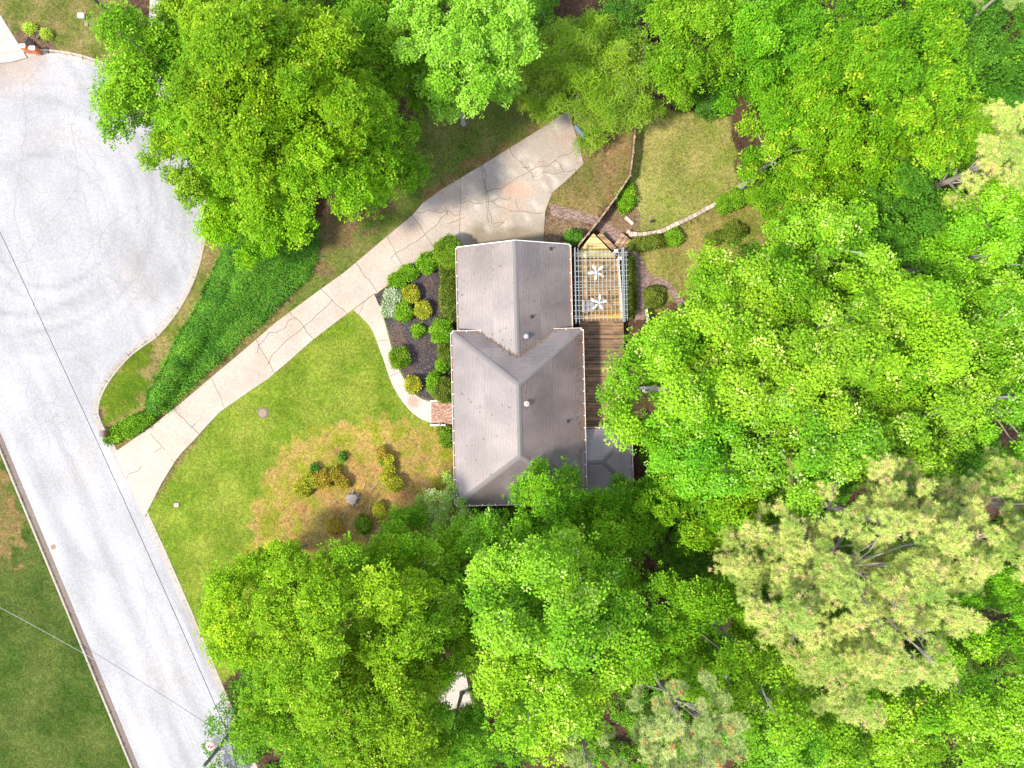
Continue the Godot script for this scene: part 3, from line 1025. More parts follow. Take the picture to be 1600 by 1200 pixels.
func gutter(house: Node3D, a: Vector3, b: Vector3, out: Vector3, litter: Material) -> void:
	var l := a.distance_to(b)
	var d := (b - a) / l
	var bas := Basis(d, Vector3.UP, d.cross(Vector3.UP))
	var st := begin()
	var m := (a + b) * 0.5
	box(st, m + out * 0.135 + Vector3(0, -0.03, 0), Vector3(l, 0.11, 0.022), bas)
	box(st, m + out * 0.065 + Vector3(0, -0.095, 0), Vector3(l, 0.015, 0.12), bas)
	for e in [a, b]:
		box(st, e + out * 0.065 + Vector3(0, -0.035, 0), Vector3(0.012, 0.10, 0.12), bas)
	var g := kid("gutter", done(st), M.white, house)
	st = begin()
	box(st, m + out * 0.062 + Vector3(0, -0.058, 0), Vector3(l - 0.05, 0.05, 0.112), bas)
	kid("leaf_litter", done(st), litter, g)
	var n := int(l / 1.02)
	var strap := box_mesh(Vector3(0.05, 0.014, 0.15))
	for i in n + 1:
		var s := kid("gutter_strap", strap, M.white, g, a + d * (0.06 + (l - 0.12) * i / n) + out * 0.072 + Vector3(0, 0.03, 0))
		s.basis = bas

func build_house() -> void:
	var o := thing("house", "brown shingled hip roofed house with a gabled wing and brick walls", "house", Vector3(0.52, 0, 0), deg_to_rad(1.35))
	var X := 5.44
	var E := 3.4
	var R := 6.5
	var n := -4.45
	var s := 10.0
	var rn := 0.05
	var rs := 5.75
	# walls
	var wall := func(x0, z0, x1, z1, h):
		return kid("wall", box_mesh(Vector3(x1 - x0, h, z1 - z0)), M.brick_wall, o, Vector3((x0 + x1) / 2, h / 2, (z0 + z1) / 2))
	wall.call(-5.1, n + 0.5, -4.85, s - 0.5, E - 0.1)
	wall.call(4.85, n + 0.5, 5.1, s - 0.5, E - 0.1)
	wall.call(-4.85, n + 0.5, 4.85, n + 0.75, E - 0.1)
	wall.call(-4.85, s - 0.75, 4.85, s - 0.5, E - 0.1)
	wall.call(-4.75, -11.35, -4.5, -3.95, 2.45)
	wall.call(4.2, -11.35, 4.45, -3.95, 2.45)
	wall.call(5.1, 4.4, 9.0, 4.65, 1.95)
	wall.call(5.1, 8.85, 9.0, 9.1, 1.95)
	wall.call(8.75, 4.65, 9.0, 8.85, 1.95)
	var st := begin()
	for z in [-11.35, -11.15]:
		for v in ([Vector3(-4.5, 0, z), Vector3(4.2, 2.6, z), Vector3(4.2, 0, z), Vector3(-4.5, 0, z), Vector3(-4.5, 2.6, z), Vector3(4.2, 2.6, z), Vector3(-4.5, 2.6, z), Vector3(0, 4.72, z), Vector3(4.2, 2.6, z)]):
			st.add_vertex(v)
	kid("gable_wall", done(st), M.brick_wall, o)
	# roofs
	var nw := Vector3(-X, E, n)
	var ne := Vector3(X, E, n)
	var se := Vector3(X, E, s)
	var sw := Vector3(-X, E, s)
	var a := Vector3(0, R, rn)
	var b := Vector3(0, R, rs)
	kid("roof_slope", roof_plane([nw, a, b, sw], Vector3(0, 0, 1)), M.shingle, o)
	kid("roof_slope", roof_plane([se, b, a, ne], Vector3(0, 0, 1)), M.shingle, o)
	kid("roof_slope", roof_plane([ne, a, nw], Vector3(1, 0, 0)), M.shingle, o)
	kid("roof_slope", roof_plane([sw, b, se], Vector3(1, 0, 0)), M.shingle, o)
	var wr := 4.95
	var k := 0.50
	var wz := -11.75
	var we := -2.0
	var top := [Vector3(0, wr, wz), Vector3(0, wr, we)]
	kid("roof_slope", roof_plane([top[0], top[1], Vector3(-4.93, wr - 4.93 * k, we - 1.9), Vector3(-4.93, wr - 4.93 * k, wz)], Vector3(0, 0, 1)), M.shingle, o)
	kid("roof_slope", roof_plane([top[1], top[0], Vector3(4.62, wr - 4.62 * k, wz), Vector3(4.62, wr - 4.62 * k, we - 1.9)], Vector3(0, 0, 1)), M.shingle, o)
	var ex := 9.55
	var ez := [4.0, 9.45]
	var eh := 2.1
	var er := 3.25
	var em := 6.75
	kid("roof_slope", roof_plane([Vector3(5.3, eh, ez[0]), Vector3(5.3, er, em), Vector3(7.0, er, em), Vector3(ex, eh, ez[0])], Vector3(1, 0, 0)), M.shingle, o)
	kid("roof_slope", roof_plane([Vector3(5.3, er, em), Vector3(5.3, eh, ez[1]), Vector3(ex, eh, ez[1]), Vector3(7.0, er, em)], Vector3(1, 0, 0)), M.shingle, o)
	kid("roof_slope", roof_plane([Vector3(7.0, er, em), Vector3(ex, eh, ez[1]), Vector3(ex, eh, ez[0])], Vector3(0, 0, 1)), M.shingle, o)
	for e in [[a, b, 0.55], [nw, a, 0.3], [ne, a, 0.3], [sw, b, 0.3], [se, b, 0.3], [top[0], Vector3(0, wr, -2.25), 0.5]]:
		kid("ridge_cap", ridge_caps(e[0], e[1], e[2]), M.ridge, o)
	for e in [[Vector3(5.62, er, em), Vector3(7.0, er, em), 0.4], [Vector3(ex, eh, ez[0]), Vector3(7.0, er, em), 0.25], [Vector3(ex, eh, ez[1]), Vector3(7.0, er, em), 0.25]]:
		kid("ridge_cap", ridge_caps(e[0], e[1], e[2]), M.ridge_dark, o)
	# white rake boards on the gable and fascia under the eaves
	for sd in [[-4.93], [4.62]]:
		var e := Vector3(sd[0], wr - absf(sd[0]) * k - 0.09, wz - 0.03)
		var t := Vector3(0, wr - 0.09, wz - 0.03)
		st = begin()
		var d: Vector3 = (t - e).normalized()
		box(st, (e + t) / 2, Vector3(e.distance_to(t), 0.2, 0.05), Basis(d, Vector3.BACK.cross(d), Vector3.BACK))
		kid("rake_board", done(st), M.white, o)
	# gutters
	var lit: Material = M.litter
	gutter(o, nw + Vector3(0, 0, 0.0), sw, Vector3(-1, 0, 0), lit)
	gutter(o, se, ne, Vector3(1, 0, 0), lit)
	gutter(o, Vector3(-X, E, n), Vector3(-3.0, E, n), Vector3(0, 0, -1), lit)
	gutter(o, Vector3(2.8, E, n), Vector3(X, E, n), Vector3(0, 0, -1), lit)
	gutter(o, sw, se, Vector3(0, 0, 1), lit)
	gutter(o, Vector3(-4.93, wr - 4.93 * k, -11.7), Vector3(-4.93, wr - 4.93 * k, n - 0.2), Vector3(-1, 0, 0), lit)
	gutter(o, Vector3(4.62, wr - 4.62 * k, n - 0.2), Vector3(4.62, wr - 4.62 * k, -11.7), Vector3(1, 0, 0), M.orange_litter)
	gutter(o, Vector3(X + 0.05, eh, ez[0]), Vector3(ex, eh, ez[0]), Vector3(0, 0, -1), lit)
	gutter(o, Vector3(ex, eh, ez[0]), Vector3(ex, eh, ez[1]), Vector3(1, 0, 0), lit)
	gutter(o, Vector3(ex, eh, ez[1]), Vector3(X + 0.05, eh, ez[1]), Vector3(0, 0, 1), lit)
	# pipes and vents on the roof
	var surf := func(x, z):      # height of the roof here
		var h := minf(E + (X - absf(x)) * (R - E) / X, minf(E + (z - n) * (R - E) / (rn - n), E + (s - z) * (R - E) / (s - rs)))
		if z < we:
			h = maxf(h if z > n else 0.0, wr - absf(x) * k)
		return h
	for e in [[866, 388, 0.06, M.dark, 0.35], [833, 496, 0.07, M.dark, 0.35], [885, 660, 0.06, M.dark, 0.35]]:
		var q := P(e[0], e[1], 4.0) - Vector3(0.52, 0, 0)
		q.y = surf.call(q.x, q.z)
		st = begin()
		lathe(st, Vector3.ZERO, [0.17, -0.1, 0.16, 0.03, e[2] + 0.02, 0.10, e[2], 0.12, e[2], e[4], e[2] - 0.02, e[4], e[2] - 0.02, 0.1], 10)
		kid("vent_pipe", done(st), e[3], o, q)
	var q := P(824, 526, 4.6) - Vector3(0.52, 0, 0)
	q.y = surf.call(q.x, q.z)
	st = begin()
	lathe(st, Vector3.ZERO, [0.13, -0.2, 0.13, 0.28, 0.24, 0.26, 0.24, 0.31, 0.16, 0.40, 0.0, 0.43], 14)
	kid("round_vent", done(st), M.steel, o, q)
	q = P(822, 631, 6.0) - Vector3(0.52, 0, 0)
	q.y = surf.call(q.x, q.z)
	st = begin()
	lathe(st, Vector3.ZERO, [0.16, -0.2, 0.16, 0.26, 0.23, 0.24, 0.23, 0.30, 0.0, 0.38], 12)
	kid("round_vent", done(st), mat(0.32, 0.24, 0.21, 0.7), o, q)
	# leaves and straw caught in the valleys and along the eaves
	var lx := []
	var lc := PackedColorArray()
	for i in 900:
		var t := rng.randf()
		var x := 0.0
		var z := 0.0
		match i % 4:
			0:
				x = -3.1 * t + rng.randfn() * 0.10
				z = -2.15 - 2.2 * t + rng.randfn() * 0.10
			1:
				x = 3.1 * t + rng.randfn() * 0.10
				z = -2.15 - 2.2 * t + rng.randfn() * 0.10
			2:
				x = X - 0.15 - absf(rng.randfn()) * 0.35
				z = n + t * (s - n)
			3:
				x = rng.randf_range(-X, X) * 0.9
				z = lerpf(wz, s, t)
				if rng.randf() < 0.6:
					continue
		if i % 4 < 2 and rng.randf() < 0.72:
			continue
		var yy: float = surf.call(x, z)
		lx.append(leaning(Vector3(rng.randf_range(-0.3, 0.3), 1, rng.randf_range(-0.3, 0.3)), Vector3(x, yy + 0.04, z), rng.randf_range(0.25, 0.45)))
		lc.append(Color(0.10, 0.06, 0.04).lerp(Color(0.25, 0.16, 0.09), rng.randf()))
	scatter("leaf_debris", o, sprig("broad"), M.chip, lx, lc)
	# front door, windows and garage doors, which the eaves hide from above
	var opening := func(called, x, y, z, w, h, side):
		var f := kid(called, box_mesh(Vector3(0.10, h + 0.16, w + 0.16) if side else Vector3(w + 0.16, h + 0.16, 0.10)), M.white, o, Vector3(x, y, z))
		var sg := -1.0 if x < 0 else 1.0
		var off := Vector3(sg * 0.045, 0, 0) if side else Vector3(0, 0, -0.045 if z < 0 else 0.045)
		for i in 2:
			for j in 2:
				var c := Vector3(0, (j - 0.5) * h * 0.5, (i - 0.5) * w * 0.5) if side else Vector3((i - 0.5) * w * 0.5, (j - 0.5) * h * 0.5, 0)
				kid("pane", box_mesh(Vector3(0.03, h * 0.45, w * 0.44) if side else Vector3(w * 0.44, h * 0.45, 0.03)), M.glass, f, c + off)
	for z in [-1.8, 4.6, 7.4]:
		opening.call("window", -5.12, 1.7, z, 1.2, 1.4, true)
	for z in [-9.6, -6.4]:
		opening.call("window", -4.77, 1.3, z, 1.2, 1.1, true)
	for x in [-2.6, 2.6]:
		opening.call("window", x, 1.7, s - 0.48, 1.2, 1.4, false)
	for z in [-2.0, 0.6, 2.6]:
		opening.call("window", 5.12, 1.8, z, 1.5, 1.6, true)
	var dr := kid("door", box_mesh(Vector3(0.08, 2.1, 1.0)), mat(0.22, 0.05, 0.04, 0.4), o, Vector3(-5.13, 1.35, 2.5))
	kid("handle", box_mesh(Vector3(0.05, 0.12, 0.05)), M.steel, dr, Vector3(-0.06, -0.05, 0.4))
	for x in [-2.5, 2.2]:
		var gd := kid("garage_door", box_mesh(Vector3(3.4, 2.1, 0.08)), M.white, o, Vector3(x, 1.06, -11.38))
		for r in 4:
			kid("panel", box_mesh(Vector3(3.3, 0.46, 0.03), 0.01), M.lattice, gd, Vector3(0, -0.78 + r * 0.52, -0.05))

	# front steps
	var f := thing("front_steps", "brick front steps with white curbs where the curved walk meets the house", "steps", P(690, 645))
	st = begin()
	for e in [[-0.90, -0.30, 0.10], [-0.30, 0.30, 0.20], [0.30, 1.2, 0.30]]:
		var m := kid("step", slab(PackedVector2Array([Vector2(e[0], -0.98), Vector2(e[1], -0.98), Vector2(e[1], 0.98), Vector2(e[0], 0.98)]), 0.0, e[2]), M.brick_landing, f)
	for z in [-1, 1]:
		st = begin()
		box(st, Vector3(-0.30, 0.25, z * 1.07), Vector3(1.32, 0.5, 0.13), Basis.IDENTITY, 0.015)
		box(st, Vector3(0.32, 0.248, z * 1.30), Vector3(0.13, 0.496, 0.6), Basis.IDENTITY, 0.015)
		if z < 0:
			box(st, Vector3(0.75, 0.246, -1.55), Vector3(0.80, 0.492, 0.13), Basis.IDENTITY, 0.015)
		kid("white_curb", done(st), M.cream_white, f)

# ---------------------------------------------------------------- deck, pergola and garden woodwork
func board_strip(parent: Node3D, p: PackedVector2Array, y: float, pitch: float, mats: Array, pick: Callable) -> void:
	var lo := p[0]
	var hi := p[0]
	for q in p:
		lo = lo.min(q)
		hi = hi.max(q)
	var n := int((hi.y - lo.y) / pitch)
	for i in n:
		var z := lo.y + i * pitch
		var band := PackedVector2Array([Vector2(lo.x - 1, z + 0.005), Vector2(hi.x + 1, z + 0.005), Vector2(hi.x + 1, z + pitch - 0.008), Vector2(lo.x - 1, z + pitch - 0.008)])
		for r in Geometry2D.intersect_polygons(band, p):
			kid("board", slab(r, y - 0.035, y + rng.randf_range(-0.003, 0.003)), mats[pick.call(z)], parent)

func build_deck() -> void:
	rng.seed = 21
	var d := thing("deck", "long weathered brown wooden deck behind the house, golden under the pergola", "deck")
	var y := 0.9
	var main := PackedVector2Array()
	for e in [[903, 404], [964, 404], [968, 412], [974, 500], [979, 690], [905, 690], [905, 500]]:
		var q := P(e[0], e[1], y)
		main.append(Vector2(q.x, q.z))
	var z_gold := P(0, 495, y).z
	var wm := [M.wood_gold, M.wood_gold_dark, M.wood_brown, M.wood_brown_dark, M.wood_brown_light]
	var z_dark := [P(0, 520, y).z, P(0, 575, y).z]
	board_strip(d, main, y, 0.145, wm, func(z):
		if z < z_gold:
			return 1 if rng.randf() < 0.3 else 0
		if z > z_dark[0] and z < z_dark[1]:
			return 3 if rng.randf() < 0.6 else 2
		return 2 if rng.randf() < 0.6 else 4)
	var st := begin()
	for x in [905, 930, 955, 972]:
		var a := P(x, 404, 0.8)
		var b := P(x + 2, 690, 0.8)
		box(st, (a + b) / 2 - Vector3(0, 0.03, 0), Vector3(0.05, 0.2, a.distance_to(b)), Basis(Vector3.UP, -0.012))
	kid("joist", done(st), M.wood_brown_dark, d)
	var t := thing("deck", "small triangle of new yellow boards at the north tip of the deck", "deck")
	var tri := PackedVector2Array()
	for e in [[927, 364], [964.5, 403.5], [903, 403.5], [903, 394]]:
		var q := P(e[0], e[1], y)
		tri.append(Vector2(q.x, q.z))
	board_strip(t, tri, y + 0.004, 0.145, [M.wood_new, M.wood_new_pale], func(z): return 0 if rng.randf() < 0.5 else 1)
	# bench of brown planks beside the yellow deck
	var bn := thing("bench", "brown plank bench along the slanting edge of the yellow deck", "bench")
	for k in 3:
		var a := P(934 + k * 2.2, 367 - k * 1.6, 0.75)
		var b := P(958 + k * 2.2, 391 - k * 1.6, 0.75)
		st = begin()
		box(st, (a + b) / 2, Vector3(a.distance_to(b), 0.04, 0.13), Basis(Vector3.UP, -atan2(b.z - a.z, b.x - a.x)), 0.01)
		kid("seat_plank", done(st), M.wood_tread if k == 1 else M.wood_brown_light, bn)
	for f in [0.06, 0.5, 0.94]:
		var q := P(936, 366, 0.75).lerp(P(960, 390, 0.75), f)
		kid("leg", box_mesh(Vector3(0.1, 0.73, 0.1)), M.wood_brown, bn, Vector3(q.x, 0.365, q.z))
	# deck railing on the garden side
	var rl := thing("deck_railing", "white railing along the garden side of the deck under the pergola", "railing")
	var a0 := P(966, 402, 1.8)
	var b0 := P(973, 498, 1.8)
	st = begin()
	box(st, (a0 + b0) / 2, Vector3(0.12, 0.04, a0.distance_to(b0)), Basis(Vector3.UP, atan2(b0.x - a0.x, b0.z - a0.z)))
	kid("top_rail", done(st), M.cream, rl)
	st = begin()
	box(st, (a0 + b0) / 2 - Vector3(0, 0.75, 0), Vector3(0.06, 0.05, a0.distance_to(b0)), Basis(Vector3.UP, atan2(b0.x - a0.x, b0.z - a0.z)))
	kid("bottom_rail", done(st), M.cream, rl)
	for i in 36:
		var q := a0.lerp(b0, (i + 0.5) / 36.0)
		kid("baluster", box_mesh(Vector3(0.035, 0.72, 0.035)), M.cream, rl, Vector3(q.x, 1.42, q.z))
	for e in [[962, 393], [968, 404]]:
		var q := P(e[0], e[1], 1.9)
		st = begin()
		box(st, Vector3(0, 1.0, 0), Vector3(0.22, 2.0, 0.22))
		box(st, Vector3(0, 2.03, 0), Vector3(0.30, 0.06, 0.30))
		kid("gate_post", done(st), M.cream, rl, Vector3(q.x, 0, q.z))

	# pergola
	var pg := thing("pergola", "white lattice pergola standing over the north end of the deck", "pergola", Vector3.ZERO)
	var hp := 2.95
	var turn := Basis(Vector3.UP, deg_to_rad(1.15))
	for x in [897.5, 902.8, 909, 915.2, 921.5, 927.8, 934, 940.3, 946.7, 953, 959.3, 966, 977.8]:
		var q0 := P(x, 392.5, hp)
		var q1 := P(x + 2.4, 501, hp)
		var long := 0.5 if x == 897.5 or x == 902.8 else 0.0
		var m := kid("slat", box_mesh(Vector3(0.036, 0.09, q0.distance_to(q1) + long)), M.lattice, pg, (q0 + q1) / 2 + Vector3(0, 0.051, 0))
		m.basis = turn
	for z in [396, 400, 407.5, 415.5, 424, 432, 440.5, 444.8, 449.5, 454, 461.5, 469.5, 477.5, 485.5, 494, 497.5]:
		var q0 := P(897, z, hp - 0.1)
		var q1 := P(981.5, z - 1.2, hp - 0.1)
		var m := kid("rafter", box_mesh(Vector3(q0.distance_to(q1), 0.11, 0.036)), M.lattice, pg, (q0 + q1) / 2 + Vector3(0, 0.05, 0))
		m.basis = turn
	for x in [898.5, 971.5, 973.8]:
		var q0 := P(x, 387, hp - 0.25)
		var q1 := P(x + 2.4, 503, hp - 0.25)
		var m := kid("beam", box_mesh(Vector3(0.06, 0.2, q0.distance_to(q1))), M.lattice, pg, (q0 + q1) / 2 + Vector3(0, 0.045, 0))
		m.basis = turn
	for e in [[972.5, 394], [974, 446], [975, 497], [899.3, 394], [901.5, 497]]:
		var q := P(e[0], e[1], hp - 0.3)
		kid("post", box_mesh(Vector3(0.13, hp - 0.25, 0.13)), M.lattice, pg, Vector3(q.x, (hp - 0.25) / 2, q.z))
	# ceiling fans
	for e in [[931.8, 425.5, "upper white ceiling fan hanging under the pergola above the golden boards", 0.2], [935.5, 473, "lower white ceiling fan hanging under the pergola above the grey table", 0.75]]:
		var fan := thing("ceiling_fan", e[2], "ceiling fan", P(e[0], e[1], 2.45), 0.0, "ceiling fans under the pergola")
		st = begin()
		lathe(st, Vector3.ZERO, [0.0, -0.16, 0.10, -0.13, 0.13, -0.04, 0.13, 0.06, 0.05, 0.10, 0.018, 0.12, 0.018, 0.38], 14)
		kid("motor", done(st), M.white, fan)
		for k in 5:
			var a: float = TAU * k / 5.0 + PI / 2 + e[3]
			st = begin()
			var dx := Vector3(cos(a), 0, sin(a))
			var w := Vector3(-sin(a), 0, cos(a))
			var prof := [[0.16, 0.05], [0.24, 0.085], [0.50, 0.11], [0.66, 0.10], [0.73, 0.05]]
			for j in prof.size() - 1:
				var p: Array = prof[j]
				var r: Array = prof[j + 1]
				for yy in [0.0, 0.012]:
					var up := Vector3(0, yy, 0)
					var tl := Vector3(0, 0.03, 0)
					if yy > 0:
						quad(st, dx * r[0] - w * r[1] + up - tl, dx * r[0] + w * r[1] + up + tl, dx * p[0] + w * p[1] + up + tl, dx * p[0] - w * p[1] + up - tl)
					else:
						quad(st, dx * p[0] - w * p[1] + up - tl, dx * p[0] + w * p[1] + up + tl, dx * r[0] + w * r[1] + up + tl, dx * r[0] - w * r[1] + up - tl)
			kid("blade", done(st), M.white, fan)
	# low table
	var tb := thing("patio_table", "low grey patio table on the deck under the lower ceiling fan", "table", P(918, 479, 0.905))
	for i in 6:
		kid("tabletop_slat", box_mesh(Vector3(1.05, 0.03, 0.16), 0.006), M.table, tb, Vector3(0, 0.45, -0.44 + 0.175 * i))
	for x in [-0.47, 0.47]:
		for z in [-0.45, 0.45]:
			kid("leg", box_mesh(Vector3(0.06, 0.43, 0.06)), M.table, tb, Vector3(x, 0.215, z))

	# steps from the path down to the lawn
	var sp := thing("garden_steps", "four weathered wooden steps between the two brick paths", "steps")
	var dd := Vector2(16, -23).normalized()
	var pr := Vector2(23, 16).normalized()
	for i in 4:
		var c := G(965.5, 378.5) + pr * (i * 0.36)
		st = begin()
		box(st, Vector3(c.x, (0.5 - i * 0.13) / 2, c.y), Vector3(1.55, 0.5 - i * 0.13, 0.33), Basis(Vector3.UP, -dd.angle()), 0.015)
		kid("tread", done(st), M.wood_tread, sp)
	for i in 3:
		var q := G(981 + i * 3.4, 363.5 + i * 2.2)
		kid("stone", box_mesh(Vector3(0.3, 0.55 - i * 0.12, 0.28), 0.04), M.stone_pink, sp, Vector3(q.x, 0.27 - i * 0.06, q.y))

	# retaining wall of stone blocks
	var rw := thing("retaining_wall", "low curving wall of tan stone blocks across the back lawn", "wall")
	var line := smooth(poly([987, 367, 1000, 367.5, 1018, 365.5, 1034, 362, 1050, 354, 1068, 346, 1086, 337, 1102, 328, 1121, 318.5]), false, 6)
	var total := 0.0
	for i in line.size() - 1:
		total += line[i].distance_to(line[i + 1])
	var nb := int(total / 0.42)
	for row in 2:
		for i in nb:
			var sdist := (i + 0.5 * row) * total / nb
			var at := line[0]
			var dir := Vector2.RIGHT
			for j in line.size() - 1:
				var l := line[j].distance_to(line[j + 1])
				if sdist <= l:
					at = line[j].lerp(line[j + 1], sdist / l)
					dir = line[j + 1] - line[j]
					break
				sdist -= l
			var m := kid("block", box_mesh(Vector3(0.40, 0.24, 0.34 if i % 3 else 0.38), 0.03), [M.stone, M.stone_dark, M.stone_pink][rng.randi() % 3], rw, Vector3(at.x, 0.12 + row * 0.245, at.y))
			m.rotation.y = -dir.angle() + rng.randf_range(-0.05, 0.05)

func fence(label: String, pts: Array, h: float) -> void:
	var o := thing("fence", label, "fence")
	var p := []
	for i in range(0, pts.size(), 2):
		p.append(P(pts[i], pts[i + 1], h))
	var boards := begin()
	for i in p.size() - 1:
		var a: Vector3 = p[i]
		var b: Vector3 = p[i + 1]
		var l := a.distance_to(b)
		var bas := Basis(Vector3.UP, -atan2(b.z - a.z, b.x - a.x))
		var n := int(l / 0.15)
		for k in n:
			var q := a.lerp(b, (k + 0.5) / n)
			box(boards, Vector3(q.x, h / 2 - 0.05 + rng.randf_range(-0.015, 0.015), q.z), Vector3(0.135, h - 0.06, 0.022), bas)
		var m := int(ceil(l / 2.4))
		for k in m + (1 if i == p.size() - 2 else 0):
			var q := a.lerp(b, float(k) / m)
			var ps := kid("post", box_mesh(Vector3(0.11, h + 0.08, 0.11), 0.02), M.wood_tread, o, Vector3(q.x, h / 2 + 0.02, q.z) + bas.z * 0.1)
			ps.basis = bas
		for y in [0.35, h - 0.3]:
			var r := kid("rail", box_mesh(Vector3(l, 0.09, 0.045)), M.wood_fence, o, Vector3((a.x + b.x) / 2, y, (a.z + b.z) / 2) + bas.z * 0.045)
			r.basis = bas
		var cp := kid("cap_rail", box_mesh(Vector3(l, 0.03, 0.13)), M.wood_tread, o, Vector3((a.x + b.x) / 2, h - 0.01, (a.z + b.z) / 2) + bas.z * 0.02)
		cp.basis = bas
	kid("pickets", done(boards), M.wood_fence, o).set_meta("kind", "stuff")

# ---------------------------------------------------------------- planting and small things
func build_planting() -> void:
	var front := "clipped shrubs in the front mulch bed"
	var hs := "shrubs along the front wall of the house"
	shrub("shrub", "big domed light green shrub at the front corner of the gabled wing", 703, 395, 22, 23, 2.3, "box", 0.25, 0.0, hs)
	shrub("hedge", "long dark clipped hedge under the eave of the gabled wing", 704, 459, 14, 44, 1.3, "olive", 0.8, deg_to_rad(1.2), hs)
	shrub("shrub", "tall bright shrub at the inner corner where hedge and main roof meet", 691, 517, 16, 19, 1.7, "bright", 0.2, 0.0, hs, 0.15)
	shrub("shrub", "dull olive shrub next below the bright inner corner shrub", 699, 549, 13, 17, 1.3, "olive", 0.4, 0.0, hs)
	shrub("shrub", "small bright shrub between two dull ones against the house wall", 692, 570, 9, 10, 1.2, "bright", 0.1, 0.0, hs, 0.2)
	shrub("shrub", "broad dark clipped shrub directly above the white step curb", 694, 609, 15, 18, 1.3, "olive", 0.6, 0.0, hs)
	shrub("shrub", "bright shrub on the outer side of the broad dark one by the steps", 678, 598, 10, 17, 1.2, "bright", 0.1, 0.0, hs, 0.2)
	shrub("shrub", "round light green ball just below the front steps", 698, 684, 10, 14, 1.2, "box", 0.0, 0.0, hs)
	shrub("shrub", "low dark shrub tucked behind the round ball below the steps", 692, 672, 7, 8, 0.6, "olive", 0.0, 0.0, hs, 0.3)
	shrub("shrub", "largest of three leafy green balls along the drive edge", 667, 411, 15, 15, 1.1, "bright", 0.0, 0.0, front, 0.25)
	shrub("shrub", "middle of three leafy green balls along the drive edge", 638, 426, 12.5, 12, 1.0, "bright", 0.0, 0.0, front, 0.25)
	shrub("shrub", "lowest of three leafy green balls along the drive edge", 621, 438, 12.5, 12.5, 1.0, "bright", 0.0, 0.0, front, 0.25)
	shrub("shrub", "pale whitish green shrub upper of the variegated pair", 614, 462, 13, 12, 1.0, "pale", 0.0, 0.0, front, 0.5)
	shrub("shrub", "pale whitish green shrub lower of the variegated pair beside the walk", 608, 482, 12, 13, 0.9, "pale", 0.0, 0.0, front, 0.5)
	shrub("shrub", "bright green feathery shrub beside the pale variegated pair", 631, 487, 13, 15, 1.0, "bright", 0.0, 0.0, front, 0.4)
	shrub("shrub", "golden clipped ball upper of two in the mulch bed", 642, 459, 12, 13, 1.0, "gold", 0.1, 0.0, front)
	shrub("shrub", "golden clipped ball lower of two in the mulch bed", 661, 484, 11, 13, 1.0, "gold", 0.1, 0.0, front)
	shrub("shrub", "small loose green shrub alone in the middle of the mulch bed", 653, 516, 11, 10, 0.6, "bright", 0.0, 0.5, front, 0.8)
	shrub("shrub", "square clipped shrub at the edge of the curved walk", 625, 559, 13, 14, 1.1, "box", 0.85, deg_to_rad(15), front)
	shrub("shrub", "olive clipped ball where the curved walk bends to the steps", 645.5, 601, 11, 13, 1.0, "gold", 0.05, 0.0, front)
	var isl := "shrubs on the bare island of the front lawn"
	shrub("shrub", "largest yellow green mound left of the stump", 473, 762, 12, 14, 1.0, "gold", 0.0, 0.0, isl)
	shrub("shrub", "yellow green mound adjoining the largest one on its upper side", 486, 750, 11, 10, 0.9, "gold", 0.0, 0.0, isl)
	shrub("shrub", "wide gold green mound in the middle of the left row", 503, 750, 13, 13, 0.9, "rust", 0.0, 0.0, isl)
	shrub("shrub", "small dark green tuft above the left row of mounds", 492, 732, 5, 8, 0.6, "deep", 0.0, 0.0, isl, 0.5)
	shrub("shrub", "small rusty upright shrub at the end of the left row", 525, 741, 7, 10, 0.9, "rust", 0.0, 0.0, isl, 0.3)
	shrub("shrub", "round rusty shrub nearest the stump on its upper left", 536, 754, 9, 9, 0.9, "rust", 0.0, 0.0, isl, 0.2)
	shrub("shrub", "rusty shrub at the top of the curved right row", 596, 709, 7, 10, 0.9, "rust", 0.0, 0.0, isl, 0.3)
	shrub("shrub", "tiny green sprig below the rusty top shrub of the right row", 599, 721, 6, 5, 0.5, "bright", 0.0, 0.0, isl, 0.5)
	shrub("shrub", "small gold shrub second in the curved right row", 608, 717, 6, 7, 0.8, "gold", 0.0, 0.0, isl, 0.2)
	shrub("shrub", "small gold shrub third in the curved right row", 608, 731, 7, 9, 0.8, "gold", 0.0, 0.0, isl, 0.2)
	shrub("shrub", "gold mound fourth in the curved right row", 605, 745, 9, 9, 0.9, "gold", 0.0, 0.0, isl)
	shrub("shrub", "gold mound at the lower end of the curved right row", 617, 756, 12, 11, 1.0, "gold", 0.0, 0.0, isl)
	shrub("shrub", "single green gold shrub below and right of the stump", 592, 797, 8, 11, 0.9, "gold", 0.0, 0.0, isl, 0.1)
	shrub("shrub", "tiny dark shrub alone above the stump", 535, 714, 5, 6, 0.5, "deep", 0.0, 0.0, isl, 0.5)
	shrub("shrub", "orange tinted shrub at the tree edge below the stump", 523, 823, 11, 12, 0.9, "rust", 0.0, 0.0, isl, 0.3)
	shrub("shrub", "light green loose shrub at the tree edge right of the orange one", 567, 820, 11, 14, 0.9, "box", 0.0, 0.0, isl, 0.4)
	var bk := "shrubs in the back garden"
	shrub("shrub", "dark glossy shrub at the house corner beside the fence", 896, 371, 13, 12, 1.2, "deep", 0.0, 0.0, bk, 0.1)
	shrub("shrub", "oval green mound beside the fence in the back lawn", 979, 309, 14, 22, 0.8, "bright", 0.0, deg_to_rad(-12), bk, 0.3)
	shrub("hedge", "low olive hedge below the stone wall", 1015, 379, 30, 10, 0.7, "olive", 0.5, deg_to_rad(9), bk, 0.2)
	shrub("shrub", "bright round end of the low hedge below the stone wall", 1053, 371, 12, 13, 0.9, "bright", 0.1, 0.0, bk, 0.1)
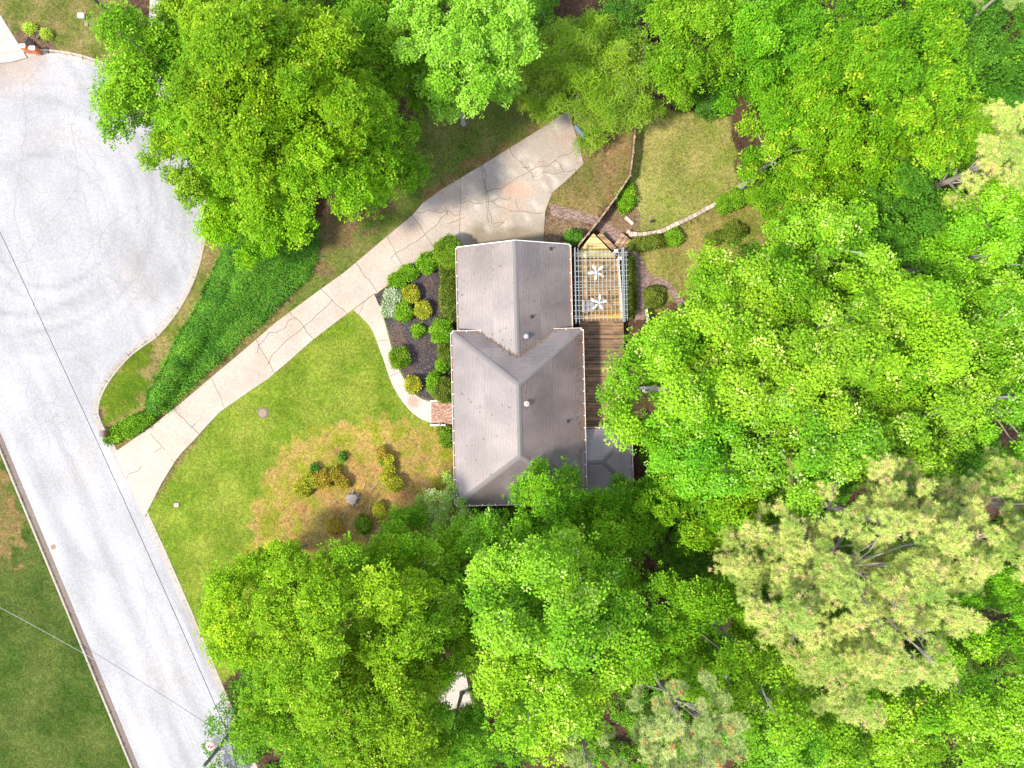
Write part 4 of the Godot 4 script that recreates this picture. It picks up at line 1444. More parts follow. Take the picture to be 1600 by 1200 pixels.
	shrub("shrub", "round green shrub left of three at the end of the stone wall", 1133, 319, 13, 13, 1.1, "bright", 0.0, 0.0, bk, 0.1)
	shrub("shrub", "round green shrub middle of three at the end of the stone wall", 1150, 310, 13, 14, 1.2, "bright", 0.0, 0.0, bk, 0.1)
	shrub("shrub", "green shrub right of three at the end of the stone wall", 1176, 306, 14, 12, 1.2, "bright", 0.0, 0.0, bk, 0.2)
	shrub("shrub", "olive mound at the edge of the big trees below the stone wall", 1146, 362, 18, 15, 0.9, "olive", 0.1, 0.3, bk, 0.2)
	shrub("shrub", "long dull mound left of the olive one below the stone wall", 1118, 372, 16, 9, 0.7, "olive", 0.2, 0.4, bk, 0.2)
	shrub("hedge", "narrow dark hedge between the pergola and the brick path", 985, 446, 8, 46, 0.8, "olive", 0.4, deg_to_rad(1.0), bk, 0.1)
	shrub("shrub", "rounded dull green shrub in the fork of the brick path", 1022, 464, 14, 17, 1.0, "olive", 0.1, 0.0, bk, 0.1)
	shrub("shrub", "bright leafy shrub against the wooded edge above the back lawn", 1072, 140, 20, 27, 2.6, "bright", 0.0, 0.0, bk, 0.35)
	shrub("shrub", "dark drooping shrub against the wooded edge above the back lawn", 1109, 150, 23, 30, 2.6, "deep", 0.0, 0.0, bk, 0.4)
	shrub("ornamental_grass", "upper tuft of chartreuse grass in the corner mulch bed", 47, 44, 4.8, 4.5, 0.4, "grassy", 0.0, 0.0, "chartreuse grass tufts in the corner bed", 0.3)
	shrub("ornamental_grass", "lower tuft of chartreuse grass in the corner mulch bed", 72.5, 54, 4.8, 4.5, 0.4, "grassy", 0.0, 0.0, "chartreuse grass tufts in the corner bed", 0.3)
	shrub("hedge", "dense green hedge between the brick mailbox and the drive", 201, 668, 40, 13, 0.9, "bright", 0.3, deg_to_rad(29), "hedges by the drive entrance", 0.2)
	# slope of leaning evergreen ground cover between the kerb strip and the drive
	var p := poly([233, 640, 240, 612, 262, 574, 300, 505, 318, 478, 334, 440, 356, 392, 380, 352, 440, 330, 492, 350, 494, 392, 480, 425, 440, 466, 400, 505, 360, 540, 320, 575, 280, 612, 250, 644])
	var left := poly([233, 640, 240, 612, 262, 574, 300, 505, 318, 478, 334, 440, 356, 392, 380, 352])
	var hgt := func(q: Vector2):
		var dl := 1e9
		for i in left.size() - 1:
			dl = minf(dl, Geometry2D.get_closest_point_to_segment(q, left[i], left[i + 1]).distance_to(q))
		var de := 1e9
		for i in p.size():
			de = minf(de, Geometry2D.get_closest_point_to_segment(q, p[i], p[(i + 1) % p.size()]).distance_to(q))
		return 0.05 + 2.1 * smoothstep(0.0, 1.9, dl) * smoothstep(0.0, 4.6, de + maxf(0.0, 2.0 - dl) * 2.2) + 0.12 * nf.get_noise_2d(q.x * 90, q.y * 90)
	struct("planted_bank", sheet(p, 0.35, hgt, func(q): return Color(0.02, 0.05, 0.015)), M.ground, "bank below the turning circle under green ground cover")
	rng.seed = 404
	var xf := []
	var cols := PackedColorArray()
	var lo := G(230, 330)
	var hi := G(496, 646)
	for i in 36000:
		var q := Vector2(rng.randf_range(lo.x, hi.x), rng.randf_range(lo.y, hi.y))
		if not Geometry2D.is_point_in_polygon(q + Vector2(rng.randfn(), rng.randfn()) * 0.22, p):
			continue
		var h: float = hgt.call(q)
		var gr := Vector3(h - hgt.call(q + Vector2(0.2, 0)), 0.2, h - hgt.call(q + Vector2(0, 0.2))).normalized()
		xf.append(leaning(gr + Vector3(rng.randf_range(-0.3, 0.3), 0, rng.randf_range(-0.3, 0.3)), Vector3(q.x, h - 0.06, q.y), rng.randf_range(1.0, 1.9)))
		cols.append(Color(0.03, 0.12, 0.010).lerp(Color(0.13, 0.32, 0.022), clampf(rng.randf_range(-0.4, 1.0) + 0.5 * nf.get_noise_2d(q.x * 80, q.y * 80) + 0.5 * nz.get_noise_2d(q.x * 25, q.y * 25) + 0.15, 0, 1)))
		if rng.randf() < 0.03:
			cols[-1] = Color(0.24, 0.21, 0.06)
	var gc := scatter(numbered("ground_cover"), self, sprig("blade"), M.small_leaf, xf, cols)
	tag(gc, "dense arching evergreen ground cover on the bank between kerb strip and drive", "ground cover")
	gc.set_meta("kind", "stuff")
	# fallen leaves on the forest floor and by the path
	rng.seed = 55
	xf = []
	cols = PackedColorArray()
	for i in 16000:
		var q := Vector2(rng.randf_range(-46, 46), rng.randf_range(-35, 35))
		var c := ground_color(q)
		if c.g > c.r * 0.72 or paved.any(func(v): return Geometry2D.is_point_in_polygon(q, v)) or Geometry2D.is_point_in_polygon(q, road_poly):
			continue
		xf.append(leaning(Vector3(rng.randf_range(-0.4, 0.4), 1, rng.randf_range(-0.4, 0.4)), Vector3(q.x, 0.02, q.y), rng.randf_range(0.35, 0.7)))
		cols.append(Color(0.14, 0.08, 0.05).lerp(Color(0.34, 0.22, 0.14), rng.randf() * rng.randf()))
	var fl := scatter(numbered("fallen_leaves"), self, sprig("broad"), M.chip, xf, cols)
	tag(fl, "brown fallen leaves littering the ground under the trees", "fallen leaves")
	fl.set_meta("kind", "stuff")

func build_understorey() -> void:
	rng.seed = 808
	var woods := [[poly([960, -60, 1700, -60, 1700, 1300, 330, 1300, 340, 1100, 430, 900, 640, 900, 700, 800, 712, 792, 990, 785, 1000, 690, 1010, 500, 1060, 480, 1170, 400, 1270, 330, 1180, 200, 1120, 60, 1010, 60]), 62000], [poly([250, -60, 900, -60, 840, 100, 640, 130, 560, 280, 440, 340, 330, 320, 280, 200]), 13000]]
	for w in woods:
		var p: PackedVector2Array = w[0]
		var lo := p[0]
		var hi := p[0]
		for q in p:
			lo = lo.min(q)
			hi = hi.max(q)
		var xf := []
		var cols := PackedColorArray()
		while xf.size() < w[1]:
			var q := Vector2(rng.randf_range(lo.x, hi.x), rng.randf_range(lo.y, hi.y))
			var m := nz.get_noise_2d(q.x * 22, q.y * 22)
			if m < -0.12 or not Geometry2D.is_point_in_polygon(q, p):
				continue
			var hid := false
			for v in paved:
				hid = hid or Geometry2D.is_point_in_polygon(q, v)
			if hid:
				continue
			xf.append(leaning(Vector3(rng.randf_range(-0.6, 0.6), 1, rng.randf_range(-0.6, 0.6)), Vector3(q.x, (0.9 + 6.0 * maxf(m, -0.1)) * (0.3 + 0.7 * rng.randf()), q.y), rng.randf_range(0.8, 1.3)))
			cols.append(Color(0.05, 0.17, 0.008).lerp(Color(0.14, 0.33, 0.014), rng.randf()))
		var o := scatter(numbered("undergrowth"), self, sprig("broad"), M.leaf, xf, cols)
		tag(o, "leafy undergrowth on the forest floor of the big wood" if w[1] > 10000 else "leafy undergrowth beneath the oaks of the upper left group", "undergrowth")

func build_small_things() -> void:
	rng.seed = 61
	fence("tall brown board fence from the house corner up past the back lawn", [903, 384, 935, 345, 962, 308, 984, 274, 989, 238, 993, 190, 998, 140, 1004, 90, 1011, 36], 1.6)
	fence("short white picket fence end beside the gabled wing and the dark shrub", [858, 380, 886, 379], 0.9)
	# stump with roots
	var sp := thing("tree_stump", "pale grey cut tree stump with splayed roots on the bare island", "stump", P(551, 779, 0.2))
	var st := begin()
	var prof := []
	for i in 14:
		var a := TAU * i / 14.0
		prof.append(Vector2(cos(a), sin(a)) * (0.36 + 0.15 * rng.randf()))
	for i in 14:
		var j := (i + 1) % 14
		var a := Vector3(prof[i].x, 0.30, prof[i].y)
		var b := Vector3(prof[j].x, 0.30, prof[j].y)
		for v in [Vector3(0, 0.31, 0), a, b]:
			st.add_vertex(v)
		quad(st, b, a, a * Vector3(1.25, 0, 1.25), b * Vector3(1.25, 0, 1.25))
	kid("cut_top", done(st), mat(0.21, 0.18, 0.165, 0.95), sp)
	for i in 7:
		var a := TAU * i / 7.0 + rng.randf_range(-0.3, 0.3)
		var d := Vector3(cos(a), 0, sin(a))
		st = begin()
		tube(st, [d * 0.3 + Vector3(0, 0.2, 0), d * 0.5 + Vector3(0, 0.06, 0), d * rng.randf_range(0.65, 0.8)], [0.11, 0.07, 0.015], 6)
		kid("root", done(st), M.bark_pale, sp)
	# fallen sticks
	var k := 0
	for e in [[577, 768, 594, 750, "pale straight stick lying right of the stump"], [513, 837, 531, 822, "stick lying at the tree edge by the orange tinted shrub"], [535, 812, 543, 795, "short stick lying below the stump"], [578, 795, 581, 778, "thin stick lying below and right of the stump"], [512, 782, 524, 781, "short pale stick left of the stump"], [582, 828, 600, 836, "curved twig lying at the tree edge below the single shrub"], [655, 756, 668, 749, "twig lying on the straw near the house corner"], [567, 764, 571, 752, "tiny twig lying just above and right of the stump"]]:
		var a := P(e[0], e[1], 0.05)
		var b := P(e[2], e[3], 0.06)
		st = begin()
		tube(st, [a, a.lerp(b, 0.5) + Vector3(rng.randf_range(-0.08, 0.08), 0.05, rng.randf_range(-0.08, 0.08)), b], [0.035, 0.028, 0.01], 5)
		var o := thing("stick", e[4], "stick")
		kid("branch", done(st), M.bark_pale if k % 2 == 0 else M.straw, o)
		k += 1
	# covers in the lawn
	var c1 := thing("utility_cover", "round tan stone cover in the front lawn near the drive", "cover", P(411, 645))
	st = begin()
	lathe(st, Vector3.ZERO, [0.40, -0.02, 0.38, 0.05, 0.30, 0.07, 0.0, 0.075], 12)
	kid("lid", done(st), mat(0.17, 0.13, 0.09), c1)
	st = begin()
	lathe(st, Vector3.ZERO, [0.55, -0.02, 0.5, 0.015, 0.0, 0.018], 12)
	kid("bare_earth", done(st), M.soil, c1)
	var c2 := thing("utility_cover", "small grey square cover in the front lawn below the drive", "cover", P(276, 789))
	kid("lid", box_mesh(Vector3(0.42, 0.06, 0.36), 0.01), mat(0.28, 0.24, 0.20), c2, Vector3(0, 0.03, 0))
	kid("handle", box_mesh(Vector3(0.1, 0.02, 0.04)), M.dark, c2, Vector3(0, 0.07, 0))
	var c3 := thing("utility_box", "small white box on the grass at the far corner beyond the turning circle", "utility box", P(128, 25.5, 0.3))
	kid("cabinet", box_mesh(Vector3(0.46, 0.2, 0.34), 0.03), M.white, c3, Vector3(0, 0.1, 0))
	kid("lid", box_mesh(Vector3(0.5, 0.04, 0.38), 0.015), M.white, c3, Vector3(0, 0.22, 0))
	var c4 := thing("utility_cover", "pinkish flat stone below the small white box", "cover", P(135, 37))
	kid("lid", box_mesh(Vector3(0.36, 0.06, 0.5), 0.015), mat(0.20, 0.13, 0.10), c4, Vector3(0, 0.02, 0))
	# brick mailbox pillar by the drive
	var mb := thing("mailbox", "arched brick mailbox pillar at the kerb by the hedge", "mailbox", P(173, 676))
	kid("pillar", box_mesh(Vector3(0.55, 1.25, 0.5), 0.02), M.brick_wall, mb, Vector3(0, 0.62, 0))
	st = begin()
	for i in 8:
		var a := PI * i / 8.0
		var b := PI * (i + 1) / 8.0
		quad(st, Vector3(-cos(b) * 0.27, 1.25 + sin(b) * 0.25, -0.26), Vector3(-cos(b) * 0.27, 1.25 + sin(b) * 0.25, 0.26), Vector3(-cos(a) * 0.27, 1.25 + sin(a) * 0.25, 0.26), Vector3(-cos(a) * 0.27, 1.25 + sin(a) * 0.25, -0.26))
		for z in [-0.26, 0.26]:
			for v in [Vector3(0, 1.25, z), Vector3(-cos(a) * 0.27, 1.25 + sin(a) * 0.25, z), Vector3(-cos(b) * 0.27, 1.25 + sin(b) * 0.25, z)]:
				st.add_vertex(v)
	kid("arched_top", done(st), mat(0.15, 0.10, 0.09), mb)
	kid("door", box_mesh(Vector3(0.03, 0.24, 0.26), 0.005), M.dark, mb, Vector3(-0.285, 1.12, 0))
	# brick entrance piers at the far corner
	var en := thing("entrance_wall", "small brick entrance wall with two white capped piers and a dark slab at the corner bed", "wall", P(54, 80))
	for e in [[-0.42, -0.02, 0.95, "pier"], [0.42, 0.16, 0.95, "pier"]]:
		kid("pier", box_mesh(Vector3(0.42, e[2], 0.42), 0.01), M.brick_orange, en, Vector3(e[0], e[2] / 2, e[1]))
		kid("cap", box_mesh(Vector3(0.5, 0.07, 0.32), 0.02), M.white, en, Vector3(e[0], e[2] + 0.04, e[1]))
	var wl := kid("wall", box_mesh(Vector3(0.62, 0.78, 0.24), 0.01), M.brick_orange, en, Vector3(0, 0.39, 0.08))
	wl.rotation.y = -0.2
	st = begin()
	for q in [[Vector3(-0.55, 0.75, -0.12), Vector3(0.35, 0.62, -0.02), Vector3(-0.0, 0.05, -0.85), Vector3(-0.55, 0.05, -1.25)]]:
		quad(st, q[0], q[1], q[2], q[3])
		quad(st, q[3] - Vector3(0, 0.05, 0), q[2] - Vector3(0, 0.05, 0), q[1] - Vector3(0, 0.05, 0), q[0] - Vector3(0, 0.05, 0))
		for i in 4:
			var j := (i + 1) % 4
			quad(st, q[j], q[i], q[i] - Vector3(0, 0.05, 0), q[j] - Vector3(0, 0.05, 0))
	kid("dark_slab", done(st), mat(0.028, 0.018, 0.015, 0.9), en)
	var rk := thing("planter", "small dark round pot in the corner mulch bed", "planter", P(60, 58.5))
	st = begin()
	lathe(st, Vector3.ZERO, [0.16, 0.0, 0.22, 0.22, 0.19, 0.22, 0.17, 0.16, 0.0, 0.15], 12)
	kid("pot", done(st), mat(0.07, 0.05, 0.04), rk)
	var m2 := thing("mailbox", "brick mailbox pillar glimpsed through the tree by the turning circle", "mailbox", P(306, 214))
	kid("pillar", box_mesh(Vector3(0.6, 1.3, 0.6), 0.02), M.brick_orange, m2, Vector3(0, 0.65, 0))
	kid("cap", box_mesh(Vector3(0.7, 0.08, 0.7), 0.02), M.cream, m2, Vector3(0, 1.34, 0))
	# basketball hoop at the end of the drive
	var hp := P(905, 206, 2.9)
	hp.y = 0
	var bb := thing("basketball_hoop", "basketball hoop with a blue backboard at the end of the drive", "basketball hoop", hp, deg_to_rad(-48))
	kid("backboard", box_mesh(Vector3(1.12, 0.76, 0.05), 0.01), M.blue, bb, Vector3(0, 3.0, 0))
	st = begin()
	for i in 16:
		var a := TAU * i / 16.0
		var b := TAU * (i + 1) / 16.0
		tube(st, [Vector3(cos(a) * 0.23, 2.78, 0.30 + sin(a) * 0.23), Vector3(cos(b) * 0.23, 2.78, 0.30 + sin(b) * 0.23)], [0.012, 0.012], 5, false)
	kid("rim", done(st), mat(0.30, 0.12, 0.06, 0.5), bb)
	st = begin()
	tube(st, [Vector3(0, 0, -0.8), Vector3(0, 2.3, -0.55), Vector3(0, 2.9, -0.05)], [0.05, 0.05, 0.04], 8)
	box(st, Vector3(0, 3.1, -0.14), Vector3(0.35, 0.12, 0.22))
	kid("pole", done(st), M.dark, bb)
	kid("base", box_mesh(Vector3(0.7, 0.16, 0.9), 0.04), M.dark, bb, Vector3(0, 0.08, -0.85))
	# white garden chair in the wood
	var ch := thing("garden_chair", "white slatted garden chair at the edge of the wood beside the pale maple", "chair", P(843, 27), 0.5)
	for i in 5:
		kid("seat_slat", box_mesh(Vector3(0.11, 0.025, 0.55)), M.white, ch, Vector3(-0.26 + i * 0.13, 0.42, 0))
		var bs := kid("back_slat", box_mesh(Vector3(0.11, 0.7, 0.025)), M.white, ch, Vector3(-0.26 + i * 0.13, 0.76, -0.38))
		bs.rotation.x = -0.3
	for x in [-0.32, 0.32]:
		kid("arm", box_mesh(Vector3(0.13, 0.025, 0.7)), M.white, ch, Vector3(x, 0.62, -0.02))
		for z in [-0.26, 0.3]:
			kid("leg", box_mesh(Vector3(0.06, 0.6, 0.06)), M.white, ch, Vector3(x, 0.3, z))
	# little things on the back lawn
	var lt := thing("garden_lamp", "small dark lamp standing on the back lawn above the stone wall", "lamp", P(1016, 348))
	st = begin()
	lathe(st, Vector3.ZERO, [0.03, 0, 0.03, 0.35, 0.12, 0.37, 0.12, 0.5, 0.16, 0.5, 0.0, 0.62], 8)
	kid("post", done(st), M.dark, lt)
	var pot := thing("edging_stone", "pinkish kerb stone at the foot of the oval mound by the fence", "stone", P(983, 345))
	var pm := kid("block", box_mesh(Vector3(0.95, 0.14, 0.3), 0.03), M.stone_pink, pot, Vector3(0, 0.07, 0))
	pm.rotation.y = -0.75
	for e in [[1011, 484, 1014, 500, "wooden gate panel at the lower end of the forked brick path"]]:
		var g := thing("gate", e[4], "gate")
		var a := P(e[0], e[1], 1.0)
		var b := P(e[2], e[3], 1.0)
		for i in 6:
			var q := a.lerp(b, i / 5.0)
			kid("picket", box_mesh(Vector3(0.04, 1.1, 0.12)), M.cream, g, Vector3(q.x, 0.55, q.z))
		for y in [0.3, 0.9]:
			var r := kid("rail", box_mesh(Vector3(0.05, 0.08, a.distance_to(b) + 0.15)), M.cream, g, Vector3((a.x + b.x) / 2 + 0.04, y, (a.z + b.z) / 2))
			r.rotation.y = atan2(b.x - a.x, b.z - a.z)
	build_power()

func wire(label: String, a: Vector3, b: Vector3, sag: float, r: float, m: Material) -> void:
	var st := begin()
	var pts := []
	var rr := []
	for i in 17:
		var t := i / 16.0
		pts.append(a.lerp(b, t) - Vector3(0, sag * 4.0 * t * (1.0 - t), 0))
		rr.append(r)
	tube(st, pts, rr, 5)
	var o := thing("overhead_wire", label, "wire", Vector3.ZERO, 0.0, "overhead wires along the street")
	kid("strand", done(st), m, o)

func build_power() -> void:
	var at := Vector3(-22.65, 0, 28.1)
	var p := thing("utility_pole", "wooden utility pole with a white transformer at the lower edge of the street", "utility pole", at)
	var st := begin()
	tube(st, [Vector3.ZERO, Vector3(0, 6, 0), Vector3(0, 11, 0)], [0.19, 0.165, 0.135], 10)
	kid("pole", done(st), M.pole, p)
	st = begin()
	lathe(st, Vector3(-0.22, 8.2, -0.62), [0.0, 0.0, 0.31, 0.0, 0.33, 0.04, 0.33, 0.98], 18)
	kid("transformer", done(st), mat(0.72, 0.70, 0.68, 0.45), p)
	st = begin()
	lathe(st, Vector3(-0.22, 9.18, -0.62), [0.35, 0.0, 0.35, 0.05, 0.25, 0.13, 0.0, 0.16], 18)
	kid("transformer_lid", done(st), mat(0.52, 0.30, 0.27, 0.5), p)
	st = begin()
	for e in [[-0.12, 9.36, -0.60], [-0.32, 9.36, -0.66]]:
		lathe(st, Vector3(e[0], e[1] - 0.06, e[2]), [0.05, 0, 0.05, 0.08, 0.08, 0.1, 0.04, 0.14, 0.07, 0.16, 0.03, 0.24, 0.0, 0.25], 8)
	kid("bushing", done(st), mat(0.30, 0.16, 0.13, 0.3), p)
	st = begin()
	box(st, Vector3(-0.3, 10.1, -0.42), Vector3(0.07, 0.07, 0.9), Basis(Vector3.UP, 0.6))
	kid("bracket", done(st), M.steel, p)
	for e in [[-0.50, -0.55], [-0.38, -0.75], [-0.2, -0.35]]:
		st = begin()
		lathe(st, Vector3(e[0], 10.12, e[1]), [0.04, 0, 0.09, 0.05, 0.05, 0.1, 0.08, 0.14, 0.04, 0.2, 0.05, 0.26, 0.0, 0.28], 8)
		kid("insulator", done(st), M.white, p)
	st = begin()
	lathe(st, Vector3(0, 11, 0), [0.05, 0, 0.05, 0.06, 0.08, 0.1, 0.04, 0.22, 0.0, 0.24], 8)
	kid("insulator", done(st), M.white, p)
	var pt := at + Vector3(0, 11.2, 0)
	wire("pale power wire from the pole top up along the middle of the street", pt, P(-60, 385, 11.0), 0.7, 0.016, M.wire_pale)
	wire("second pale power wire just left of the first over the street", at + Vector3(-0.4, 10.3, -0.4), P(-82, 420, 9.5), 1.2, 0.014, M.wire_pale)
	wire("thin pale wire close to the front kerb over the street", at + Vector3(-0.1, 8.6, -0.1), P(-20, 470, 7.0), 0.9, 0.012, M.wire_pale)
	wire("thick black telephone cable crossing the turning circle towards the drive", at + Vector3(-0.15, 6.2, -0.2), P(-40, 278, 6.0), 0.35, 0.024, M.wire)
	wire("pale service wire crossing the lawn over the street", at + Vector3(-0.15, 7.0, -0.1), P(-60, 918, 6.0), 0.5, 0.014, M.wire_pale)
	wire("thin dark service wire beside the pale one over the lawn", at + Vector3(-0.15, 6.6, -0.1), P(-60, 902, 5.5), 0.5, 0.014, M.wire)
	wire("pale power wire running on from the pole beyond the lower edge", pt, P(590, 1700, 11.0), 0.6, 0.016, M.wire_pale)
	wire("black telephone cable running on from the pole beyond the lower edge", at + Vector3(0.1, 6.2, 0.2), P(395, 1400, 6.0), 0.4, 0.05, M.wire)
	var p2 := thing("utility_pole", "thin dark pole at the far corner beside the big oak", "utility pole", P(190, 38))
	st = begin()
	tube(st, [Vector3.ZERO, Vector3(0, 10.0, 0)], [0.15, 0.10], 8)
	kid("pole", done(st), mat(0.06, 0.055, 0.04, 0.8), p2)
	st = begin()
	tube(st, [Vector3(0, 9.6, 0), Vector3(-0.7, 10.1, 0.2), Vector3(-1.4, 10.1, 0.4)], [0.04, 0.035, 0.03], 6)
	kid("arm", done(st), M.steel, p2)
	kid("lamp_head", box_mesh(Vector3(0.6, 0.14, 0.28), 0.04), M.steel, p2, Vector3(-1.6, 10.05, 0.45))

func build_trees() -> void:
	var rows := [
		["oak_tree", "big yellow green oak overhanging the turning circle kerb", 268, 116, 118, 15, "oak"],
		["oak_tree", "biggest broad oak in the middle of the upper left group", 430, 130, 172, 18, "oak"],
		["oak_tree", "lower limb mass of oak between the turning circle and the drive lawn", 470, 240, 140, 15, "oak"],
		["oak_tree", "shaded right flank oak above the drive lawn", 575, 225, 82, 12, "green"],
		["oak_tree", "dark oak behind the big oak at the upper edge", 600, 50, 95, 11, "green"],
		["oak_tree", "oak at the upper edge above the corner pole", 316, -8, 84, 14, "oak"],
		["oak_tree", "outer oak bough hanging lowest over the turning circle", 300, 245, 62, 12, "oak"],
		["young_tree", "bright yellow green young tree between circle kerb and planted bank", 365, 325, 78, 9, "lime"],
		["young_tree", "dark low tree over the upper end of the planted bank", 428, 352, 48, 5, "green"],
		["maple_tree", "pale puffy maple at the middle of the upper edge", 735, 50, 122, 15, "maple"],
		["maple_tree", "lower bough of pale maple hanging towards the lawn", 712, 128, 42, 11, "maple"],
		["willow_tree", "olive feathery fine leaved tree over the fence above the drive end", 902, 98, 92, 6, "feather"],
		["willow_tree", "olive feathery tree right half over the fence top", 972, 106, 74, 6, "feather"],
		["willow_tree", "low olive feathery bough beside the pale maple", 836, 116, 52, 5, "feather"],
		["forest_tree", "small dark green tree at the upper edge above the fence end", 985, 10, 50, 8, "dark"],
		["forest_tree", "mid green tree at the upper edge right of the fence end", 1100, 40, 82, 12, "green"],
		["forest_tree", "mid green tree at the upper edge left of the yellow tipped tree", 1210, 60, 92, 13, "green"],
		["forest_tree", "low green tree above the right end of the back lawn", 1160, 110, 52, 8, "green"],
		["yellow_tipped_tree", "large yellow tipped tree with grey limbs in the upper right wood", 1370, 170, 150, 19, "tip"],
		["yellow_tipped_tree", "yellow tipped tree at the edge of the back lawn", 1236, 225, 86, 14, "tip"],
		["forest_tree", "green tree between the back lawn and the yellow tipped tree", 1262, 285, 70, 11, "green"],
		["forest_tree", "dark tree at the upper edge above the yellow tipped tree", 1400, 20, 92, 13, "green"],
		["forest_tree", "dark tree near the upper right corner", 1500, 80, 90, 13, "dark"],
		["forest_tree", "dark green tree in the upper right corner", 1580, 110, 66, 12, "dark"],
		["pine_tree", "small pale pine tuft at the upper right corner", 1562, 10, 34, 18, "pine_green"],
		["pine_tree", "pale pine on the right edge below the corner", 1550, 245, 88, 20, "pine"],
		["pine_tree", "tan pine at the right edge beside the pale pine", 1598, 295, 66, 19, "pine"],
		["tulip_tree", "tulip tree in the right wood below the yellow tipped tree", 1385, 330, 92, 15, "dark"],
		["tulip_tree", "tulip tree with bare white branches near the right edge", 1530, 390, 98, 17, "tulip"],
		["tulip_tree", "tulip tree just right of the back lawn below the shrubs", 1285, 400, 100, 18, "tulip"],
		["tulip_tree", "huge tulip tree overhanging the lower brick path", 1145, 500, 124, 20, "tulip"],
		["tulip_tree", "tulip tree overhanging the brown deck", 1046, 612, 94, 19, "tulip"],
		["tulip_tree", "huge tulip tree in the middle of the right side", 1230, 560, 142, 22, "tulip"],
		["tulip_tree", "tulip tree right of the huge middle one", 1385, 520, 118, 21, "tulip"],
		["tulip_tree", "dark gap tree behind the tulip trees at the right", 1455, 560, 82, 14, "green"],
		["tulip_tree", "tulip tree at the right edge below the white branches", 1560, 520, 88, 18, "tulip"],
		["tulip_tree", "tulip tree at the right edge above the tan pine", 1560, 630, 78, 17, "tulip"],
		["tulip_tree", "tulip tree right of centre beside the small hip roof", 1096, 690, 84, 18, "tulip"],
		["tulip_tree", "tulip tree above the large pine", 1240, 690, 110, 20, "tulip"],
		["tulip_tree", "tulip tree above the large pine on its right shoulder", 1400, 665, 112, 18, "tulip"],
		["forest_tree", "green tree tucked between the tulip trees and the large pine", 1110, 800, 88, 13, "tip"],
		["forest_tree", "low drooping green tree below the small hip roof", 985, 800, 72, 9, "green"],
		["forest_tree", "green tree touching the lower edge of the main roof", 846, 780, 66, 10, "green"],
		["forest_tree", "low green tree at the house corner right of the bare island", 742, 880, 72, 8, "tulip"],
		["young_tree", "pale airy young tree at the house corner by the straw", 692, 795, 46, 4.0, "white"],
		["forest_tree", "light green low branches reaching over the bare island", 628, 855, 56, 6, "green"],
		["front_tree", "bright yellow green tree at the street edge of the lower group", 395, 960, 85, 12, "lime"],
		["front_tree", "small bright tree at the upper left of the lower group", 440, 880, 48, 8, "lime"],
		["front_tree", "large oak in the middle of the lower left group", 530, 985, 128, 16, "oak"],
		["front_tree", "oak at the lower left beside the utility pole", 442, 1105, 93, 14, "oak"],
		["front_tree", "oak on the lower edge left of the gap showing concrete", 575, 1120, 118, 15, "oak"],
		["front_tree", "green tree behind the lower left oaks", 640, 930, 84, 11, "tulip"],
		["forest_tree", "shaded green tree left of the gap showing concrete", 682, 995, 80, 10, "green"],
		["forest_tree", "green tree below the gap showing concrete", 710, 1152, 68, 10, "green"],
		["tulip_tree", "large bright tree below the house in the lower middle", 860, 945, 118, 20, "tulip"],
		["tulip_tree", "bright tree right of the gap showing concrete", 845, 1075, 100, 19, "tulip"],
		["forest_tree", "green tree between the lower middle trees and the small hip roof", 920, 870, 72, 13, "green"],
		["tulip_tree", "bright tree right of the lower middle", 945, 985, 82, 17, "tulip"],
		["tulip_tree", "tree left of the large pine in the lower middle", 1075, 975, 92, 16, "green"],
		["tulip_tree", "bright tree below and left of the large pine", 1180, 1050, 98, 17, "tulip"],
		["tulip_tree", "bright tree on the lower edge right of the grey green pine", 1210, 1160, 72, 16, "tulip"],
		["forest_tree", "dark green understorey tree left of the large pine", 1110, 900, 62, 9, "dark"],
		["pine_tree", "grey green pine with bare grey twigs on the lower edge", 1058, 1132, 108, 23, "pine_green"],
		["pine_tree", "second grey green pine on the lower edge left of the first", 925, 1180, 62, 20, "pine_green"],
		["pine_tree", "large pale yellow pine at the lower right", 1330, 895, 170, 24, "pine"],
		["pine_tree", "left shoulder of the pale yellow pine group", 1205, 850, 78, 21, "pine"],
		["pine_tree", "lower bough of the pale yellow pine group", 1300, 1035, 82, 19, "pine"],
		["pine_tree", "pale yellow pine right of the large one", 1450, 850, 98, 23, "pine"],
		["pine_tree", "tan pine with white branches at the right edge", 1575, 800, 88, 22, "pine"],
		["forest_tree", "green tree right of the large pine at the right edge", 1555, 960, 70, 13, "green"],
		["forest_tree", "bright green tree on the lower edge below the large pine", 1350, 1130, 92, 14, "tulip"],
		["forest_tree", "bright green tree near the lower right corner", 1545, 1110, 98, 15, "tulip"],
		["forest_tree", "green tree on the lower edge left of the corner tree", 1450, 1190, 42, 10, "green"],
		["forest_tree", "dark low tree beneath the pines at the right", 1470, 1000, 52, 8, "dark"],
		["forest_tree", "dark low tree under the right edge tulip trees", 1510, 720, 46, 8, "dark"],
	]
	for i in rows.size():
		var r: Array = rows[i]
		tree(r[0], r[1], r[2], r[3], r[4], r[5], r[6], i + 1)

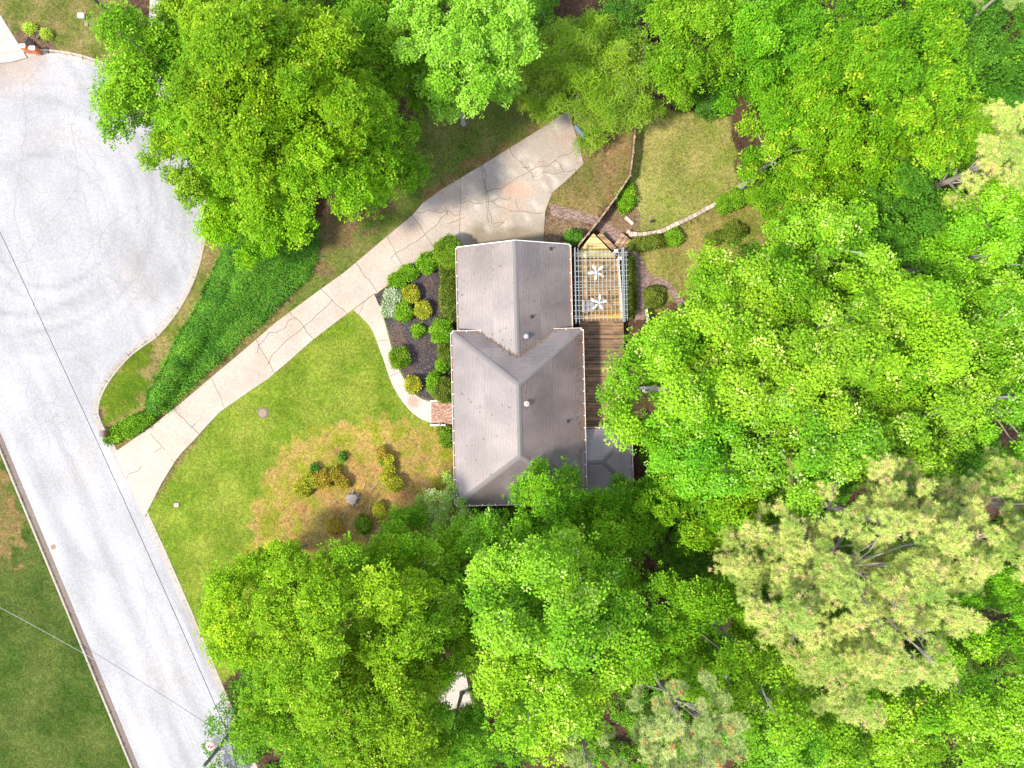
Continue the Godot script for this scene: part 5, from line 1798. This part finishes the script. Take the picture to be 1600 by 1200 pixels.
func _ready() -> void:
	nf.seed = 11
	nf.noise_type = FastNoiseLite.TYPE_SIMPLEX_SMOOTH
	nf.fractal_type = FastNoiseLite.FRACTAL_NONE
	nf.frequency = 0.01
	nz.seed = 23
	nz.noise_type = FastNoiseLite.TYPE_SIMPLEX_SMOOTH
	nz.fractal_type = FastNoiseLite.FRACTAL_FBM
	nz.fractal_octaves = 4
	nz.frequency = 0.01
	rng.seed = 1

	var cam := Camera3D.new()
	cam.name = "camera"
	cam.position = Vector3(0, H, 0)
	cam.rotation_degrees = Vector3(-90, 0, 0)
	cam.fov = rad_to_deg(2.0 * atan(600.0 / F))
	cam.near = 0.5
	cam.far = 3000.0
	add_child(cam)
	cam.current = true

	var we := WorldEnvironment.new()
	we.name = "world"
	var env := Environment.new()
	env.background_mode = Environment.BG_SKY
	var sm := ProceduralSkyMaterial.new()
	sm.sky_top_color = Color(0.74, 0.78, 0.86)
	sm.sky_horizon_color = Color(0.86, 0.87, 0.88)
	sm.sky_curve = 0.12
	sm.ground_bottom_color = Color(0.25, 0.28, 0.18)
	sm.ground_horizon_color = Color(0.6, 0.64, 0.62)
	var sky := Sky.new()
	sky.sky_material = sm
	env.sky = sky
	env.background_energy_multiplier = 1.6
	env.tonemap_mode = Environment.TONE_MAPPER_LINEAR
	env.tonemap_exposure = 2.22
	env.sdfgi_enabled = true
	env.ssao_enabled = true
	env.ssil_enabled = true
	we.environment = env
	add_child(we)

	var sun := DirectionalLight3D.new()
	sun.name = "sun"
	sun.light_color = Color(1.0, 0.965, 0.90)
	sun.light_energy = 1.25
	sun.light_angular_distance = 5.0
	sun.shadow_enabled = true
	add_child(sun)
	sun.look_at_from_position(Vector3.ZERO, Vector3(0.9 * cos(deg_to_rad(53)), -sin(deg_to_rad(53)), -0.43 * cos(deg_to_rad(53))), Vector3.UP)

	make_materials()
	M.ridge_dark = mat(0.10, 0.09, 0.09, 0.9)
	M.orange_litter = mat(0.33, 0.14, 0.07, 1.0)
	M.cream_white = mat(0.72, 0.66, 0.58, 0.7)
	M.table = mat(0.27, 0.24, 0.23, 0.7)
	M.straw = mat(0.46, 0.31, 0.17, 0.95)
	M.pole = mat(0.125, 0.135, 0.115, 0.9)
	M.brick_orange = mat(0.42, 0.13, 0.05, 0.9)
	build_street()
	build_drive()
	build_ground()
	build_house()
	build_deck()
	build_planting()
	build_small_things()
	build_understorey()
	build_trees()
